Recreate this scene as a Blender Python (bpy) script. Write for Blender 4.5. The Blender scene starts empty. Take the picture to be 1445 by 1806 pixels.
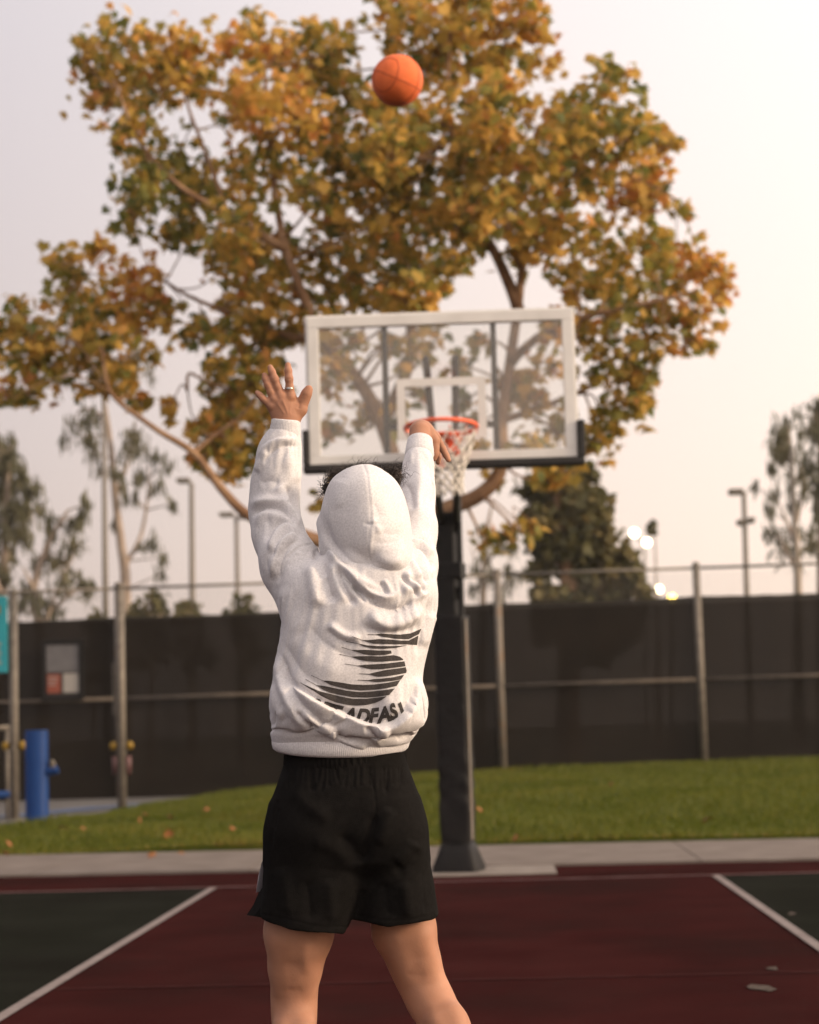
import bpy, bmesh, math, random
import numpy as np
from mathutils import Vector, Matrix, noise
from mathutils.bvhtree import BVHTree
R_ = math.radians
rng = np.random.default_rng(7)
random.seed(7)
scn = bpy.context.scene
col = scn.collection

# ------------------------------------------------------------------ camera, world, sun, exposure
FOC, CX, CY = 3511.0, 722.5, 903.0          # 70 mm lens, photograph 1445 x 1806
CAM = Vector((0, 0, 1.187))
CROT = Matrix.Rotation(R_(2.16), 3, 'Z') @ Matrix.Rotation(R_(96.0), 3, 'X') @ Matrix.Rotation(R_(-1.6), 3, 'Z')
cd = bpy.data.cameras.new('camera'); cam = bpy.data.objects.new('camera', cd); col.objects.link(cam)
cam.matrix_world = Matrix.Translation(CAM) @ CROT.to_4x4()
cd.sensor_fit = 'AUTO'; cd.sensor_width = 36.0; cd.lens = 36.0 * FOC / 1806
cd.clip_start = 0.1; cd.clip_end = 3000
cd.dof.use_dof = True; cd.dof.focus_distance = 4.82; cd.dof.aperture_fstop = 3.9
scn.camera = cam

SUN_AZ, SUN_EL = 104.0, 18.0                 # degrees: to the right of the view, low
w = bpy.data.worlds.new('World'); scn.world = w; w.use_nodes = True
nt = w.node_tree; nt.nodes.clear()
wo = nt.nodes.new('ShaderNodeOutputWorld'); bg = nt.nodes.new('ShaderNodeBackground')
sky = nt.nodes.new('ShaderNodeTexSky'); sky.sky_type = 'NISHITA'; sky.sun_disc = False
sky.sun_elevation = R_(SUN_EL); sky.sun_rotation = R_(SUN_AZ)
sky.air_density = 1.0; sky.dust_density = 5.0; sky.ozone_density = 1.0; sky.altitude = 0
# thin high haze veils the clear sky: brighter and warmer towards the sun, pinker near the horizon
def wn(t, **k):
    n_ = nt.nodes.new(t)
    for a_, v_ in k.items(): setattr(n_, a_, v_)
    return n_
tcw = wn('ShaderNodeTexCoord'); vn = wn('ShaderNodeVectorMath', operation='NORMALIZE'); nt.links.new(tcw.outputs['Generated'], vn.inputs[0])
dt = wn('ShaderNodeVectorMath', operation='DOT_PRODUCT'); nt.links.new(vn.outputs[0], dt.inputs[0])
_a, _e = R_(SUN_AZ), R_(SUN_EL)
to_sun = Vector((math.sin(_a) * math.cos(_e), math.cos(_a) * math.cos(_e), math.sin(_e))); dt.inputs[1].default_value = to_sun
near_sun = wn('ShaderNodeMapRange'); near_sun.inputs[1].default_value = -0.68; near_sun.inputs[2].default_value = 1.0
nt.links.new(dt.outputs['Value'], near_sun.inputs[0])
gain = wn('ShaderNodeMix', data_type='RGBA'); gain.clamp_factor = True
gain.inputs[6].default_value = (3.8, 3.85, 4.6, 1); gain.inputs[7].default_value = (29.0, 27.2, 23.0, 1); nt.links.new(near_sun.outputs[0], gain.inputs[0])
sx = wn('ShaderNodeSeparateXYZ'); nt.links.new(vn.outputs[0], sx.inputs[0])
tint = wn('ShaderNodeValToRGB'); te = tint.color_ramp.elements
te[0].position = 0.0; te[0].color = (1.10, 0.905, 0.80, 1); te[1].position = 0.34; te[1].color = (0.965, 0.905, 0.955, 1)
nt.links.new(sx.outputs['Z'], tint.inputs[0])
veil = wn('ShaderNodeVectorMath', operation='MULTIPLY'); nt.links.new(tint.outputs[0], veil.inputs[0]); nt.links.new(gain.outputs[2], veil.inputs[1])
mx = wn('ShaderNodeMix', data_type='RGBA'); mx.inputs[0].default_value = 0.8
nt.links.new(sky.outputs[0], mx.inputs[6]); nt.links.new(veil.outputs[0], mx.inputs[7])
nt.links.new(mx.outputs[2], bg.inputs[0]); bg.inputs[1].default_value = 0.10
nt.links.new(bg.outputs[0], wo.inputs[0])
sd = bpy.data.lights.new('sun', 'SUN'); sun = bpy.data.objects.new('sun', sd); col.objects.link(sun)
sd.energy = 3.4; sd.angle = R_(12); sd.color = (1.0, 0.77, 0.53)
sun.rotation_euler = to_sun.to_track_quat('Z', 'Y').to_euler()
scn.view_settings.view_transform = 'Standard'; scn.view_settings.look = 'None'
scn.view_settings.exposure = 0.0; scn.view_settings.gamma = 1.0; scn.view_settings.use_curve_mapping = False
scn.render.engine = 'CYCLES'
scn.cycles.transparent_max_bounces = 16; scn.cycles.max_bounces = 6

# ------------------------------------------------------------------ surveying helpers (pixel of the photograph + distance -> point)
def ray(px, py): return CROT @ Vector(((px - CX) / FOC, -(py - CY) / FOC, -1.0))
def at(px, py, d): return CAM + ray(px, py) * d
def aty(px, py, Y): r = ray(px, py); return CAM + r * (Y / r.y)
def gnd(px, py, z=0.0): r = ray(px, py); return CAM + r * ((z - CAM.z) / r.z)
CRT = np.array(CROT.transposed())
def project(V):
    q = (np.asarray(V) - np.array(CAM)) @ CRT.T
    return np.stack([CX + FOC * q[:, 0] / -q[:, 2], CY - FOC * q[:, 1] / -q[:, 2]], 1)

# ------------------------------------------------------------------ object helpers
def tag(o, label=None, cat=None, group=None, kind=None):
    if label: o['label'] = label
    if cat: o['category'] = cat
    if group: o['group'] = group
    if kind: o['kind'] = kind
    return o
def empty(name, loc=(0, 0, 0), label=None, cat=None, group=None, rz=0):
    o = bpy.data.objects.new(name, None); o.empty_display_size = 0.2
    col.objects.link(o); o.location = loc; o.rotation_euler[2] = rz
    return tag(o, label, cat, group)
def link(name, me, m, parent=None, smooth=False):
    if m is not None and len(me.materials) == 0: me.materials.append(m)
    if smooth: me.polygons.foreach_set('use_smooth', [True] * len(me.polygons))
    o = bpy.data.objects.new(name, me); col.objects.link(o)
    if parent is not None:
        o.parent = parent
        o.matrix_parent_inverse = Matrix.Identity(4)
        p = parent; M = Matrix.Identity(4)          # geometry is given in world coordinates: undo the parents' placement
        while p is not None:
            M = Matrix.LocRotScale(p.location, p.rotation_euler, p.scale) @ p.matrix_parent_inverse.inverted().inverted() @ M if False else (Matrix.LocRotScale(p.location, p.rotation_euler, p.scale) @ M)
            p = p.parent
        me.transform(M.inverted())
    return o
class MB:
    def __init__(s): s.v, s.f = [], []
    def add(s, vs, fs):
        n = len(s.v); s.v += [tuple(v) for v in vs]; s.f += [tuple(i + n for i in f) for f in fs]
    def box(s, lo, hi, M=None, bev=0.0):
        x0, y0, z0 = lo; x1, y1, z1 = hi
        if bev > 0:
            bm = bmesh.new(); bmesh.ops.create_cube(bm, size=1)
            for v in bm.verts: v.co = Vector(((x0 + x1) / 2 + v.co.x * (x1 - x0), (y0 + y1) / 2 + v.co.y * (y1 - y0), (z0 + z1) / 2 + v.co.z * (z1 - z0)))
            bmesh.ops.bevel(bm, geom=bm.edges[:], offset=bev, segments=2, affect='EDGES', profile=0.5)
            bm.verts.index_update(); vs = [v.co.copy() for v in bm.verts]; fs = [[v.index for v in f.verts] for f in bm.faces]; bm.free()
        else:
            vs = [Vector(p) for p in ((x0,y0,z0),(x1,y0,z0),(x1,y1,z0),(x0,y1,z0),(x0,y0,z1),(x1,y0,z1),(x1,y1,z1),(x0,y1,z1))]
            fs = [(0,3,2,1),(4,5,6,7),(0,1,5,4),(1,2,6,5),(2,3,7,6),(3,0,4,7)]
        s.add([M @ v for v in vs] if M else vs, fs)
    def tube(s, pts, rad, n=8, caps=True, closed=False):
        pts = [Vector(p) for p in pts]; k = len(pts)
        if not hasattr(rad, '__len__'): rad = [rad] * k
        ref = None; vs = []
        for i, p in enumerate(pts):
            a = pts[(i - 1) % k] if (closed or i > 0) else p
            b = pts[(i + 1) % k] if (closed or i < k - 1) else p
            t = (b - a).normalized() if (b - a).length > 1e-9 else Vector((0, 0, 1))
            if ref is None: ref = t.orthogonal().normalized()
            ref = (ref - t * ref.dot(t))
            ref = ref.normalized() if ref.length > 1e-6 else t.orthogonal().normalized()
            q = t.cross(ref)
            for j in range(n):
                c = 2 * math.pi * j / n; vs.append(p + (ref * math.cos(c) + q * math.sin(c)) * rad[i])
        fs = []
        for i in range(k if closed else k - 1):
            for j in range(n):
                a, b = i * n + j, i * n + (j + 1) % n; i2 = (i + 1) % k
                fs.append((a, b, i2 * n + (j + 1) % n, i2 * n + j))
        if caps and not closed:
            fs.append(tuple(range(n - 1, -1, -1))); fs.append(tuple((k - 1) * n + j for j in range(n)))
        s.add(vs, fs)
    def lathe(s, prof, c, n=24):
        vs, fs = [], []
        for r, z in prof:
            for j in range(n): a = 2 * math.pi * j / n; vs.append((c[0] + r * math.cos(a), c[1] + r * math.sin(a), c[2] + z))
        for i in range(len(prof) - 1):
            for j in range(n): fs.append((i*n+j, i*n+(j+1)%n, (i+1)*n+(j+1)%n, (i+1)*n+j))
        fs.append(tuple(range(n - 1, -1, -1))); fs.append(tuple((len(prof)-1)*n + j for j in range(n)))
        s.add(vs, fs)
    def mesh(s, name):
        me = bpy.data.meshes.new(name); me.from_pydata(s.v, [], s.f); me.update(); return me
    def build(s, name, m, parent=None, smooth=False): return link(name, s.mesh(name), m, parent, smooth)
def np_mesh(name, V, Fc, smooth=False):
    """mesh from numpy arrays; Fc is (n, 3) or (n, 4)"""
    me = bpy.data.meshes.new(name); V = np.asarray(V, np.float32); Fc = np.asarray(Fc, np.int32); k = Fc.shape[1]
    me.vertices.add(len(V)); me.vertices.foreach_set('co', V.ravel())
    me.loops.add(Fc.size); me.loops.foreach_set('vertex_index', Fc.ravel())
    me.polygons.add(len(Fc)); me.polygons.foreach_set('loop_start', np.arange(0, Fc.size, k, dtype=np.int32))
    me.polygons.foreach_set('loop_total', np.full(len(Fc), k, np.int32))
    me.update(calc_edges=True)
    if smooth: me.polygons.foreach_set('use_smooth', np.ones(len(Fc), bool))
    return me
def catmull(pts, sub=6):
    P = [Vector(p) for p in pts]; out = []
    for i in range(len(P) - 1):
        p0, p1, p2, p3 = P[max(i-1,0)], P[i], P[i+1], P[min(i+2,len(P)-1)]
        for k in range(sub):
            t = k / sub
            out.append(0.5 * ((2*p1) + (p2-p0)*t + (2*p0-5*p1+4*p2-p3)*t*t + (3*p1-p0-3*p2+p3)*t**3))
    return out + [P[-1]]

# ------------------------------------------------------------------ materials
def mat(name, c1, c2=None, scale=20.0, rough=0.8, metal=0.0, bump=0.0, bscale=None, spec=0.3, detail=4, c3=None, stretch=None, coord='Object'):
    m = bpy.data.materials.new(name); m.use_nodes = True; n = m.node_tree; b = n.nodes['Principled BSDF']
    b.inputs['Roughness'].default_value = rough; b.inputs['Metallic'].default_value = metal
    b.inputs['Specular IOR Level'].default_value = spec
    tc = n.nodes.new('ShaderNodeTexCoord'); src = tc.outputs[coord]
    if stretch:
        mp = n.nodes.new('ShaderNodeMapping'); mp.inputs['Scale'].default_value = stretch
        n.links.new(src, mp.inputs[0]); src = mp.outputs[0]
    b.inputs['Base Color'].default_value = (*c1, 1)
    if c2 is not None:
        nz = n.nodes.new('ShaderNodeTexNoise'); nz.inputs['Scale'].default_value = scale; nz.inputs['Detail'].default_value = detail
        n.links.new(src, nz.inputs['Vector'])
        rp = n.nodes.new('ShaderNodeValToRGB'); e = rp.color_ramp.elements
        e[0].position = 0.32; e[0].color = (*c1, 1); e[1].position = 0.68; e[1].color = (*c2, 1)
        if c3 is not None: k = e.new(0.5); k.color = (*c3, 1)
        n.links.new(nz.outputs['Fac'], rp.inputs[0]); n.links.new(rp.outputs[0], b.inputs['Base Color'])
    if bump > 0:
        nb = n.nodes.new('ShaderNodeTexNoise'); nb.inputs['Scale'].default_value = bscale or scale * 4; nb.inputs['Detail'].default_value = 5
        n.links.new(src, nb.inputs['Vector'])
        bp = n.nodes.new('ShaderNodeBump'); bp.inputs['Strength'].default_value = bump; bp.inputs['Distance'].default_value = 0.01
        n.links.new(nb.outputs['Fac'], bp.inputs['Height']); n.links.new(bp.outputs[0], b.inputs['Normal'])
    return m
def emit(name, c, s):
    m = bpy.data.materials.new(name); m.use_nodes = True; b = m.node_tree.nodes['Principled BSDF']
    b.inputs['Base Color'].default_value = (*c, 1); b.inputs['Emission Color'].default_value = (*c, 1); b.inputs['Emission Strength'].default_value = s
    return m
M = {}
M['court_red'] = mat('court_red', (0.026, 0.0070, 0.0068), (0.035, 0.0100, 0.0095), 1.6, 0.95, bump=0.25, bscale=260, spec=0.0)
M['court_green'] = mat('court_green', (0.0105, 0.0110, 0.0085), (0.0145, 0.0150, 0.012), 1.4, 0.95, bump=0.25, bscale=260, spec=0.0)
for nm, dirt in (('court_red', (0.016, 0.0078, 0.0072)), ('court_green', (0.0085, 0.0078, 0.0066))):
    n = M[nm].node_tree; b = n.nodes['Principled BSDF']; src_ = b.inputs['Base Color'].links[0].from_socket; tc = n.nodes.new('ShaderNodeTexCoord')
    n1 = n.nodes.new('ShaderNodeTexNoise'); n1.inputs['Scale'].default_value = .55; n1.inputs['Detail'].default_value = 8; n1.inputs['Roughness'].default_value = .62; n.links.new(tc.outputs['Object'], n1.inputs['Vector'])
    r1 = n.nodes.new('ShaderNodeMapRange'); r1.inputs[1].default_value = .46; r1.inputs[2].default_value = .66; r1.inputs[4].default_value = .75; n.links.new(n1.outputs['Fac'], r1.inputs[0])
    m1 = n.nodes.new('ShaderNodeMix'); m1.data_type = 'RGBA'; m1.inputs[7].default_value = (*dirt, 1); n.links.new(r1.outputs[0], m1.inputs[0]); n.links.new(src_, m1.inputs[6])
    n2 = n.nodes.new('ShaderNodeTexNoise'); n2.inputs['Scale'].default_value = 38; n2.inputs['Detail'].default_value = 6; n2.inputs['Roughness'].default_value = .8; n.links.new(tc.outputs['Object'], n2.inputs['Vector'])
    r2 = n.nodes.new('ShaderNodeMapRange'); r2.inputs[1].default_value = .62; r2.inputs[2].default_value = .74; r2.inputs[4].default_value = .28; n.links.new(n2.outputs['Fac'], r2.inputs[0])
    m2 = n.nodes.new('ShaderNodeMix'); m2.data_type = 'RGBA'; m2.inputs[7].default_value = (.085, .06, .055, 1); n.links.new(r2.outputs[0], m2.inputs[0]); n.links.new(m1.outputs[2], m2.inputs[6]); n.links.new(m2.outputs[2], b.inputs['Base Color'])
M['line'] = mat('line_paint', (0.16, 0.132, 0.126), (0.22, 0.187, 0.18), 9, 0.9, spec=.05, bump=0.2, bscale=200)
M['scuff'] = mat('worn_scuff', (0.055, 0.044, 0.038), (0.10, 0.082, 0.072), 30, 0.95, spec=0.0)
M['line_worn'] = mat('line_worn', (0.12, 0.065, 0.065), (0.19, 0.125, 0.125), 6, 0.95, spec=0.0)
M['line_ghost'] = mat('line_ghost', (0.034, 0.0115, 0.0110), (0.046, 0.0170, 0.0165), 9, 0.95, spec=0.0)
M['concrete'] = mat('concrete', (0.13, 0.108, 0.095), (0.175, 0.147, 0.131), 3.0, 0.95, bump=0.3, bscale=120, spec=.1)
M['concrete_pale'] = mat('concrete_pale', (0.17, 0.145, 0.13), (0.215, 0.188, 0.168), 6.0, 0.95, spec=.1, bump=0.3, bscale=120)
M['paving'] = mat('paving', (0.085, 0.08, 0.078), (0.12, 0.112, 0.108), 2.0, 0.9, bump=0.2)
M['paving_blue'] = mat('paving_blue', (0.06, 0.09, 0.16), (0.08, 0.11, 0.19), 3, 0.85)
M['soil'] = mat('soil', (0.040, 0.046, 0.004), (0.070, 0.066, 0.009), 1.2, 0.98, bump=0.6, bscale=40, c3=(0.034, 0.046, 0.004), spec=0.0)
M['far_ground'] = mat('far_ground', (0.09, 0.09, 0.055), (0.12, 0.11, 0.07), 0.1, 0.95)
M['steel'] = mat('galvanised_steel', (0.13, 0.112, 0.094), (0.20, 0.175, 0.148), 14, 0.6, 0.25, c3=(0.165, 0.143, 0.12))
M['rust_steel'] = mat('weathered_steel', (0.145, 0.125, 0.105), (0.20, 0.135, 0.09), 5, 0.65, 0.2, c3=(0.19, 0.165, 0.14))
M['rail'] = mat('painted_rail', (0.075, 0.062, 0.052), (0.115, 0.095, 0.08), 9, 0.8, spec=0.1)
M['wire'] = mat('wire', (0.20, 0.19, 0.17), None, rough=0.5, metal=0.5)
M['black_steel'] = mat('black_steel', (0.007, 0.0068, 0.007), (0.011, 0.010, 0.010), 8, 0.55, spec=0.18)
M['black_pad'] = mat('black_padding', (0.012, 0.011, 0.011), (0.018, 0.016, 0.015), 20, 0.6, bump=0.3, bscale=60)
M['vinyl'] = mat('black_vinyl', (0.0085, 0.0078, 0.0080), (0.013, 0.0115, 0.0115), 6, 0.55, bump=0.7, bscale=14, spec=0.14)
M['white_frame'] = mat('white_frame', (0.56, 0.54, 0.52), (0.64, 0.62, 0.60), 5, 0.5, spec=0.4)
M['orange'] = mat('rim_orange', (0.72, 0.10, 0.03), (0.78, 0.125, 0.04), 12, 0.45, spec=0.5)
M['net'] = mat('net_cord', (0.62, 0.57, 0.51), (0.72, 0.68, 0.62), 60, 0.85)
M['ball'] = mat('ball_rubber', (0.70, 0.125, 0.024), (0.78, 0.155, 0.032), 30, 0.6, bump=0.5, bscale=420, spec=0.4)
M['ball_seam'] = mat('ball_seam', (0.38, 0.062, 0.018), None, rough=0.6)
M['blue'] = mat('blue_enamel', (0.004, 0.032, 0.135), (0.005, 0.038, 0.155), 6, 0.5, spec=0.15)
M['teal'] = mat('teal_panel', (0.02, 0.27, 0.33), (0.025, 0.31, 0.37), 4, 0.5)
M['yellow'] = mat('yellow_plastic', (0.24, 0.145, 0.015), None, rough=0.5)
M['pink'] = mat('pink_plastic', (0.12, 0.06, 0.06), None, rough=0.5)
M['poster_grey'] = mat('poster_grey', (0.10, 0.095, 0.10), (0.13, 0.125, 0.13), 6, 0.5)
M['poster_red'] = mat('poster_red', (0.24, 0.065, 0.04), (0.21, 0.055, 0.035), 20, 0.6)
M['poster_white'] = mat('poster_white', (0.28, 0.26, 0.24), (0.31, 0.29, 0.27), 20, 0.6)
M['bark'] = mat('bark', (0.16, 0.085, 0.045), (0.34, 0.21, 0.12), 5.0, 0.9, bump=0.6, bscale=14, c3=(0.22, 0.125, 0.07))
M['far_bark'] = mat('far_bark', (0.22, 0.165, 0.13), (0.34, 0.27, 0.22), 2.0, 0.9)
M['lamp_glow'] = emit('lamp_glow', (1.0, 0.86, 0.56), 9)
M['lamp_glow_yellow'] = emit('lamp_glow_yellow', (1.0, 0.70, 0.16), 9)
# windscreen cloth: an open weave, so a little of what lies behind shows through it
m = mat('windscreen_cloth', (0.0095, 0.0072, 0.0056), (0.014, 0.0105, 0.0080), 1.3, 0.9, bump=0.15, bscale=90, spec=0.1)
n = m.node_tree; b = n.nodes['Principled BSDF']; tr = n.nodes.new('ShaderNodeBsdfTransparent'); ms = n.nodes.new('ShaderNodeMixShader')
ms.inputs[0].default_value = 0.012; n.links.new(b.outputs[0], ms.inputs[1]); n.links.new(tr.outputs[0], ms.inputs[2])
n.links.new(ms.outputs[0], n.nodes['Material Output'].inputs[0]); M['screen'] = m
# dusty glass of the backboard
m = bpy.data.materials.new('dusty_glass'); m.use_nodes = True; n = m.node_tree; n.nodes.clear()
out = n.nodes.new('ShaderNodeOutputMaterial'); tr = n.nodes.new('ShaderNodeBsdfTransparent'); tr.inputs[0].default_value = (0.95, 0.95, 0.94, 1)
gl = n.nodes.new('ShaderNodeBsdfGlossy'); gl.inputs['Roughness'].default_value = 0.05; df = n.nodes.new('ShaderNodeBsdfDiffuse'); df.inputs[0].default_value = (0.62, 0.58, 0.55, 1)
nz = n.nodes.new('ShaderNodeTexNoise'); nz.inputs['Scale'].default_value = 3; mr = n.nodes.new('ShaderNodeMapRange'); mr.inputs[3].default_value = 0.03; mr.inputs[4].default_value = 0.09
n.links.new(nz.outputs['Fac'], mr.inputs[0])
s1 = n.nodes.new('ShaderNodeMixShader'); s2 = n.nodes.new('ShaderNodeMixShader'); s2.inputs[0].default_value = 0.04
n.links.new(mr.outputs[0], s1.inputs[0]); n.links.new(tr.outputs[0], s1.inputs[1]); n.links.new(df.outputs[0], s1.inputs[2])
n.links.new(s1.outputs[0], s2.inputs[1]); n.links.new(gl.outputs[0], s2.inputs[2]); n.links.new(s2.outputs[0], out.inputs[0]); M['glass'] = m
# leaves: one hue value per leaf picks its colour; light passes through the blade
def leaf_mat(name, stops, trans=0.45, rough=0.6):
    m = bpy.data.materials.new(name); m.use_nodes = True; n = m.node_tree; n.nodes.clear()
    out = n.nodes.new('ShaderNodeOutputMaterial'); at_ = n.nodes.new('ShaderNodeAttribute'); at_.attribute_name = 'hue'
    rp = n.nodes.new('ShaderNodeValToRGB'); e = rp.color_ramp.elements
    e[0].position = stops[0][0]; e[0].color = (*stops[0][1], 1); e[1].position = stops[-1][0]; e[1].color = (*stops[-1][1], 1)
    for p, c in stops[1:-1]: k = e.new(p); k.color = (*c, 1)
    n.links.new(at_.outputs['Fac'], rp.inputs[0])
    d = n.nodes.new('ShaderNodeBsdfPrincipled'); d.inputs['Roughness'].default_value = rough; d.inputs['Specular IOR Level'].default_value = 0.35
    t = n.nodes.new('ShaderNodeBsdfTranslucent'); s = n.nodes.new('ShaderNodeMixShader'); s.inputs[0].default_value = trans
    n.links.new(rp.outputs[0], d.inputs['Base Color']); n.links.new(rp.outputs[0], t.inputs[0])
    n.links.new(d.outputs[0], s.inputs[1]); n.links.new(t.outputs[0], s.inputs[2]); n.links.new(s.outputs[0], out.inputs[0])
    return m
M['leaf'] = leaf_mat('autumn_leaf', [(0.0, (0.12, 0.135, 0.030)), (0.25, (0.26, 0.225, 0.040)), (0.48, (0.46, 0.29, 0.055)), (0.74, (0.70, 0.42, 0.09)), (1.0, (0.55, 0.235, 0.065))], 0.5)
M['gum_leaf'] = leaf_mat('gum_leaf', [(0.0, (0.10, 0.095, 0.06)), (0.6, (0.15, 0.14, 0.075)), (1.0, (0.20, 0.165, 0.11))], 0.4)
M['dark_leaf'] = leaf_mat('dark_leaf', [(0.0, (0.060, 0.060, 0.022)), (0.6, (0.115, 0.10, 0.030)), (1.0, (0.19, 0.135, 0.045))], 0.35)
M['grass'] = leaf_mat('grass_blade', [(0.0, (0.062, 0.082, 0.004)), (0.6, (0.130, 0.136, 0.007)), (1.0, (0.19, 0.125, 0.022))], 0.35)

# ------------------------------------------------------------------ ground, court, path, bank
def sheet(name, poly, z, m, kind='structure', thick=0):
    mb = MB(); mb.add([(x, y, z) for x, y in poly], [tuple(range(len(poly)))])
    return tag(mb.build(name, m), kind=kind)
sheet('ground', [(-160, -60), (160, -60), (160, 260), (-160, 260)], -0.03, M['far_ground'])
XL, XR, YB = -2.085, 1.606, 14.85            # lane edges (centre of line) and baseline of the court
def path_near(x): return 16.35 - 0.058 * (x + 2.1)
def path_far(x): return 18.92 - 0.072 * (x + 2.1)
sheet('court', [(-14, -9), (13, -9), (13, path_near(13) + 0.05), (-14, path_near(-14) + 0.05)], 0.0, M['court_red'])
sheet('court_left_green', [(-14, -6), (XL, -6), (XL, YB), (-14, YB)], 0.004, M['court_green'])
sheet('court_right_green', [(XR, -6), (13, -6), (13, YB), (XR, YB)], 0.004, M['court_green'])
sheet('free_throw_line', [(XL + .03, 9.27), (XR - .03, 9.27), (XR - .03, 9.32), (XL + .03, 9.32)], 0.004, M['line_ghost'])
sheet('lane_line_left', [(XL - .03, -6), (XL + .03, -6), (XL + .03, YB - .025), (XL - .03, YB - .025)], 0.008, M['line'])
sheet('lane_line_right', [(XR - .03, -6), (XR + .03, -6), (XR + .03, YB - .025), (XR - .03, YB - .025)], 0.008, M['line'])
sheet('baseline', [(-14, YB - .025), (13, YB - .025), (13, YB + .03), (-14, YB + .03)], 0.008, M['line_worn'])
# path slabs with open joints
mb = MB(); x = -13.0
while x < 12:
    a, b_ = x + .006, x + 1.83 - .006
    vs = [(a, path_near(a), 0.002), (b_, path_near(b_), 0.002), (b_, path_far(b_), 0.002), (a, path_far(a), 0.002)]
    vs += [(p[0], p[1], 0.022) for p in vs]
    mb.add(vs, [(4,5,6,7),(0,1,5,4),(1,2,6,5),(2,3,7,6),(3,0,4,7)]); x += 1.83
path = tag(mb.build('path', M['concrete']), kind='structure')
mb = MB(); mb.box((-1.05, 15.36, 0.002), (0.466, path_near(-0.3) + 0.0, 0.014)); 
footing = tag(mb.build('pole_footing_slab', M['concrete_pale']), kind='structure')
# scuffs in the court paint
def scuff(px, py, wpx, hpx, rot):
    c = gnd(px, py); mb = MB(); k = 11; vs = []
    for i in range(k):
        a = 2 * math.pi * i / k; r = 1 + random.uniform(-.3, .3)
        q = gnd(px + wpx * .5 * r * math.cos(a), py + hpx * .5 * r * math.sin(a) + rot * math.cos(a)); vs.append((q.x, q.y, 0.006))
    mb.add(vs, [tuple(range(k))]); return mb
for (px, py, wp, hp, rt, lb) in ((1344, 1744, 62, 11, 3, 'larger pale scuff worn into the red lane paint beside the right lane line'),
                             (1364, 1710, 20, 6, 0, 'small pale scuff worn into the red lane paint just above the larger one'),
                             (1397, 1613, 14, 5, 0, 'small pale scuff on the green court paint right of the lane line')):
    mb = scuff(px, py, wp, hp, rt); o = mb.build('paint_scuff', M['scuff']); tag(o, lb, 'paint mark', 'scuffs in the court paint')

GB = [(-30, 17.5), (-9, 20.6), (-6.3, 21.8), (-5.3, 23.2), (-4.75, 26.0), (-3.3, 30.6)]   # edge between lawn and paved yard
def bound_x(y):
    for (x0, y0), (x1, y1) in zip(GB[:-1], GB[1:]):
        if y0 <= y <= y1: return x0 + (x1 - x0) * (y - y0) / (y1 - y0)
    return -3.3 if y > 30 else -30
def bank_z(x, y):
    x = np.asarray(x, float); y = np.asarray(y, float)
    yf = 18.92 - 0.072 * (x + 2.1); t = np.clip((y - yf) / (30.5 - yf), 0, 1.3)
    zt = np.interp(x, [-9, -6, -4, -0.8, 3, 9], [.13, .16, .21, .40, .45, .47])
    z = 0.03 + zt * np.interp(t, [0, .15, .4, .7, 1, 1.3], [0.05, .30, .62, .86, 0.97, 1.0]) + 0.012 * np.sin(x * 1.7 + y) + 0.01 * np.sin(y * 2.3 - x)
    return z
nx, ny = 130, 80
gx, gy = np.meshgrid(np.linspace(-14, 14, nx), np.linspace(0, 1, ny))
yf = 18.92 - 0.072 * (gx + 2.1); gyy = yf + (31.5 - yf) * gy; gz = bank_z(gx, gyy); gz[0] = 0.0
keep = np.zeros((ny - 1, nx - 1), bool)
for j in range(ny - 1):
    for i in range(nx - 1):
        keep[j, i] = gx[j, i] + .1 > bound_x(gyy[j, i])
idx = np.arange(nx * ny).reshape(ny, nx)
Fq = np.stack([idx[:-1, :-1], idx[:-1, 1:], idx[1:, 1:], idx[1:, :-1]], -1)[keep]
lawn = link('lawn_bank', np_mesh('lawn_bank', np.stack([gx, gyy, gz], -1).reshape(-1, 3), Fq, True), M['soil']); tag(lawn, kind='structure')
tag(link('yard_paving', np_mesh('yard_paving', [(-30, 17.6, .06), (-9, 20.7, .085), (-6.3, 21.9, .10), (-5.2, 23.3, .11), (-4.6, 26.1, .13), (-3.1, 30.7, .15), (-3.1, 31.8, .15), (-30, 31.8, .15)], np.array([(0, 1, 6, 7), (1, 2, 5, 6), (2, 3, 4, 5)])), M['paving']), kind='structure')
mb = MB(); pts = [(-5.9, 25.2), (-5.0, 27.4), (-4.1, 29.2), (-3.2, 30.9)]
for (a, b_) in zip(pts[:-1], pts[1:]):
    for s_ in (0,):
        z0, z1 = .132, .142
        mb.add([(a[0] - .55, a[1], z0), (a[0] - .05, a[1], z0), (b_[0] - .05, b_[1], z1), (b_[0] - .55, b_[1], z1)], [(0, 1, 2, 3)])
tag(mb.build('blue_yard_strip', M['paving_blue']), kind='structure')
# grass blades
N = 150000
bx = rng.uniform(-8.5, 7.5, N); byf = 18.92 - 0.072 * (bx + 2.1); by = byf + 0.02 + (30.4 - byf) * rng.random(N) ** 1.25
bxm = np.array([bound_x(v) for v in np.linspace(17, 31, 300)]); ok = bx > np.interp(by, np.linspace(17, 31, 300), bxm) + .03
bx, by = bx[ok], by[ok]; N = len(bx); bz = bank_z(bx, by) - 0.005
ang = rng.uniform(0, np.pi * 2, N); hh = rng.uniform(.025, .065, N) * (1 + .5 * np.sin(bx * 2.1) * np.sin(by * 1.7)); ww = rng.uniform(.005, .010, N); lean = rng.uniform(0, .045, N); la = rng.uniform(0, 2*np.pi, N)
P0 = np.stack([bx - ww * np.cos(ang), by - ww * np.sin(ang), bz], 1); P1 = np.stack([bx + ww * np.cos(ang), by + ww * np.sin(ang), bz], 1)
P2 = np.stack([bx + lean * np.cos(la), by + lean * np.sin(la), bz + hh], 1)
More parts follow.
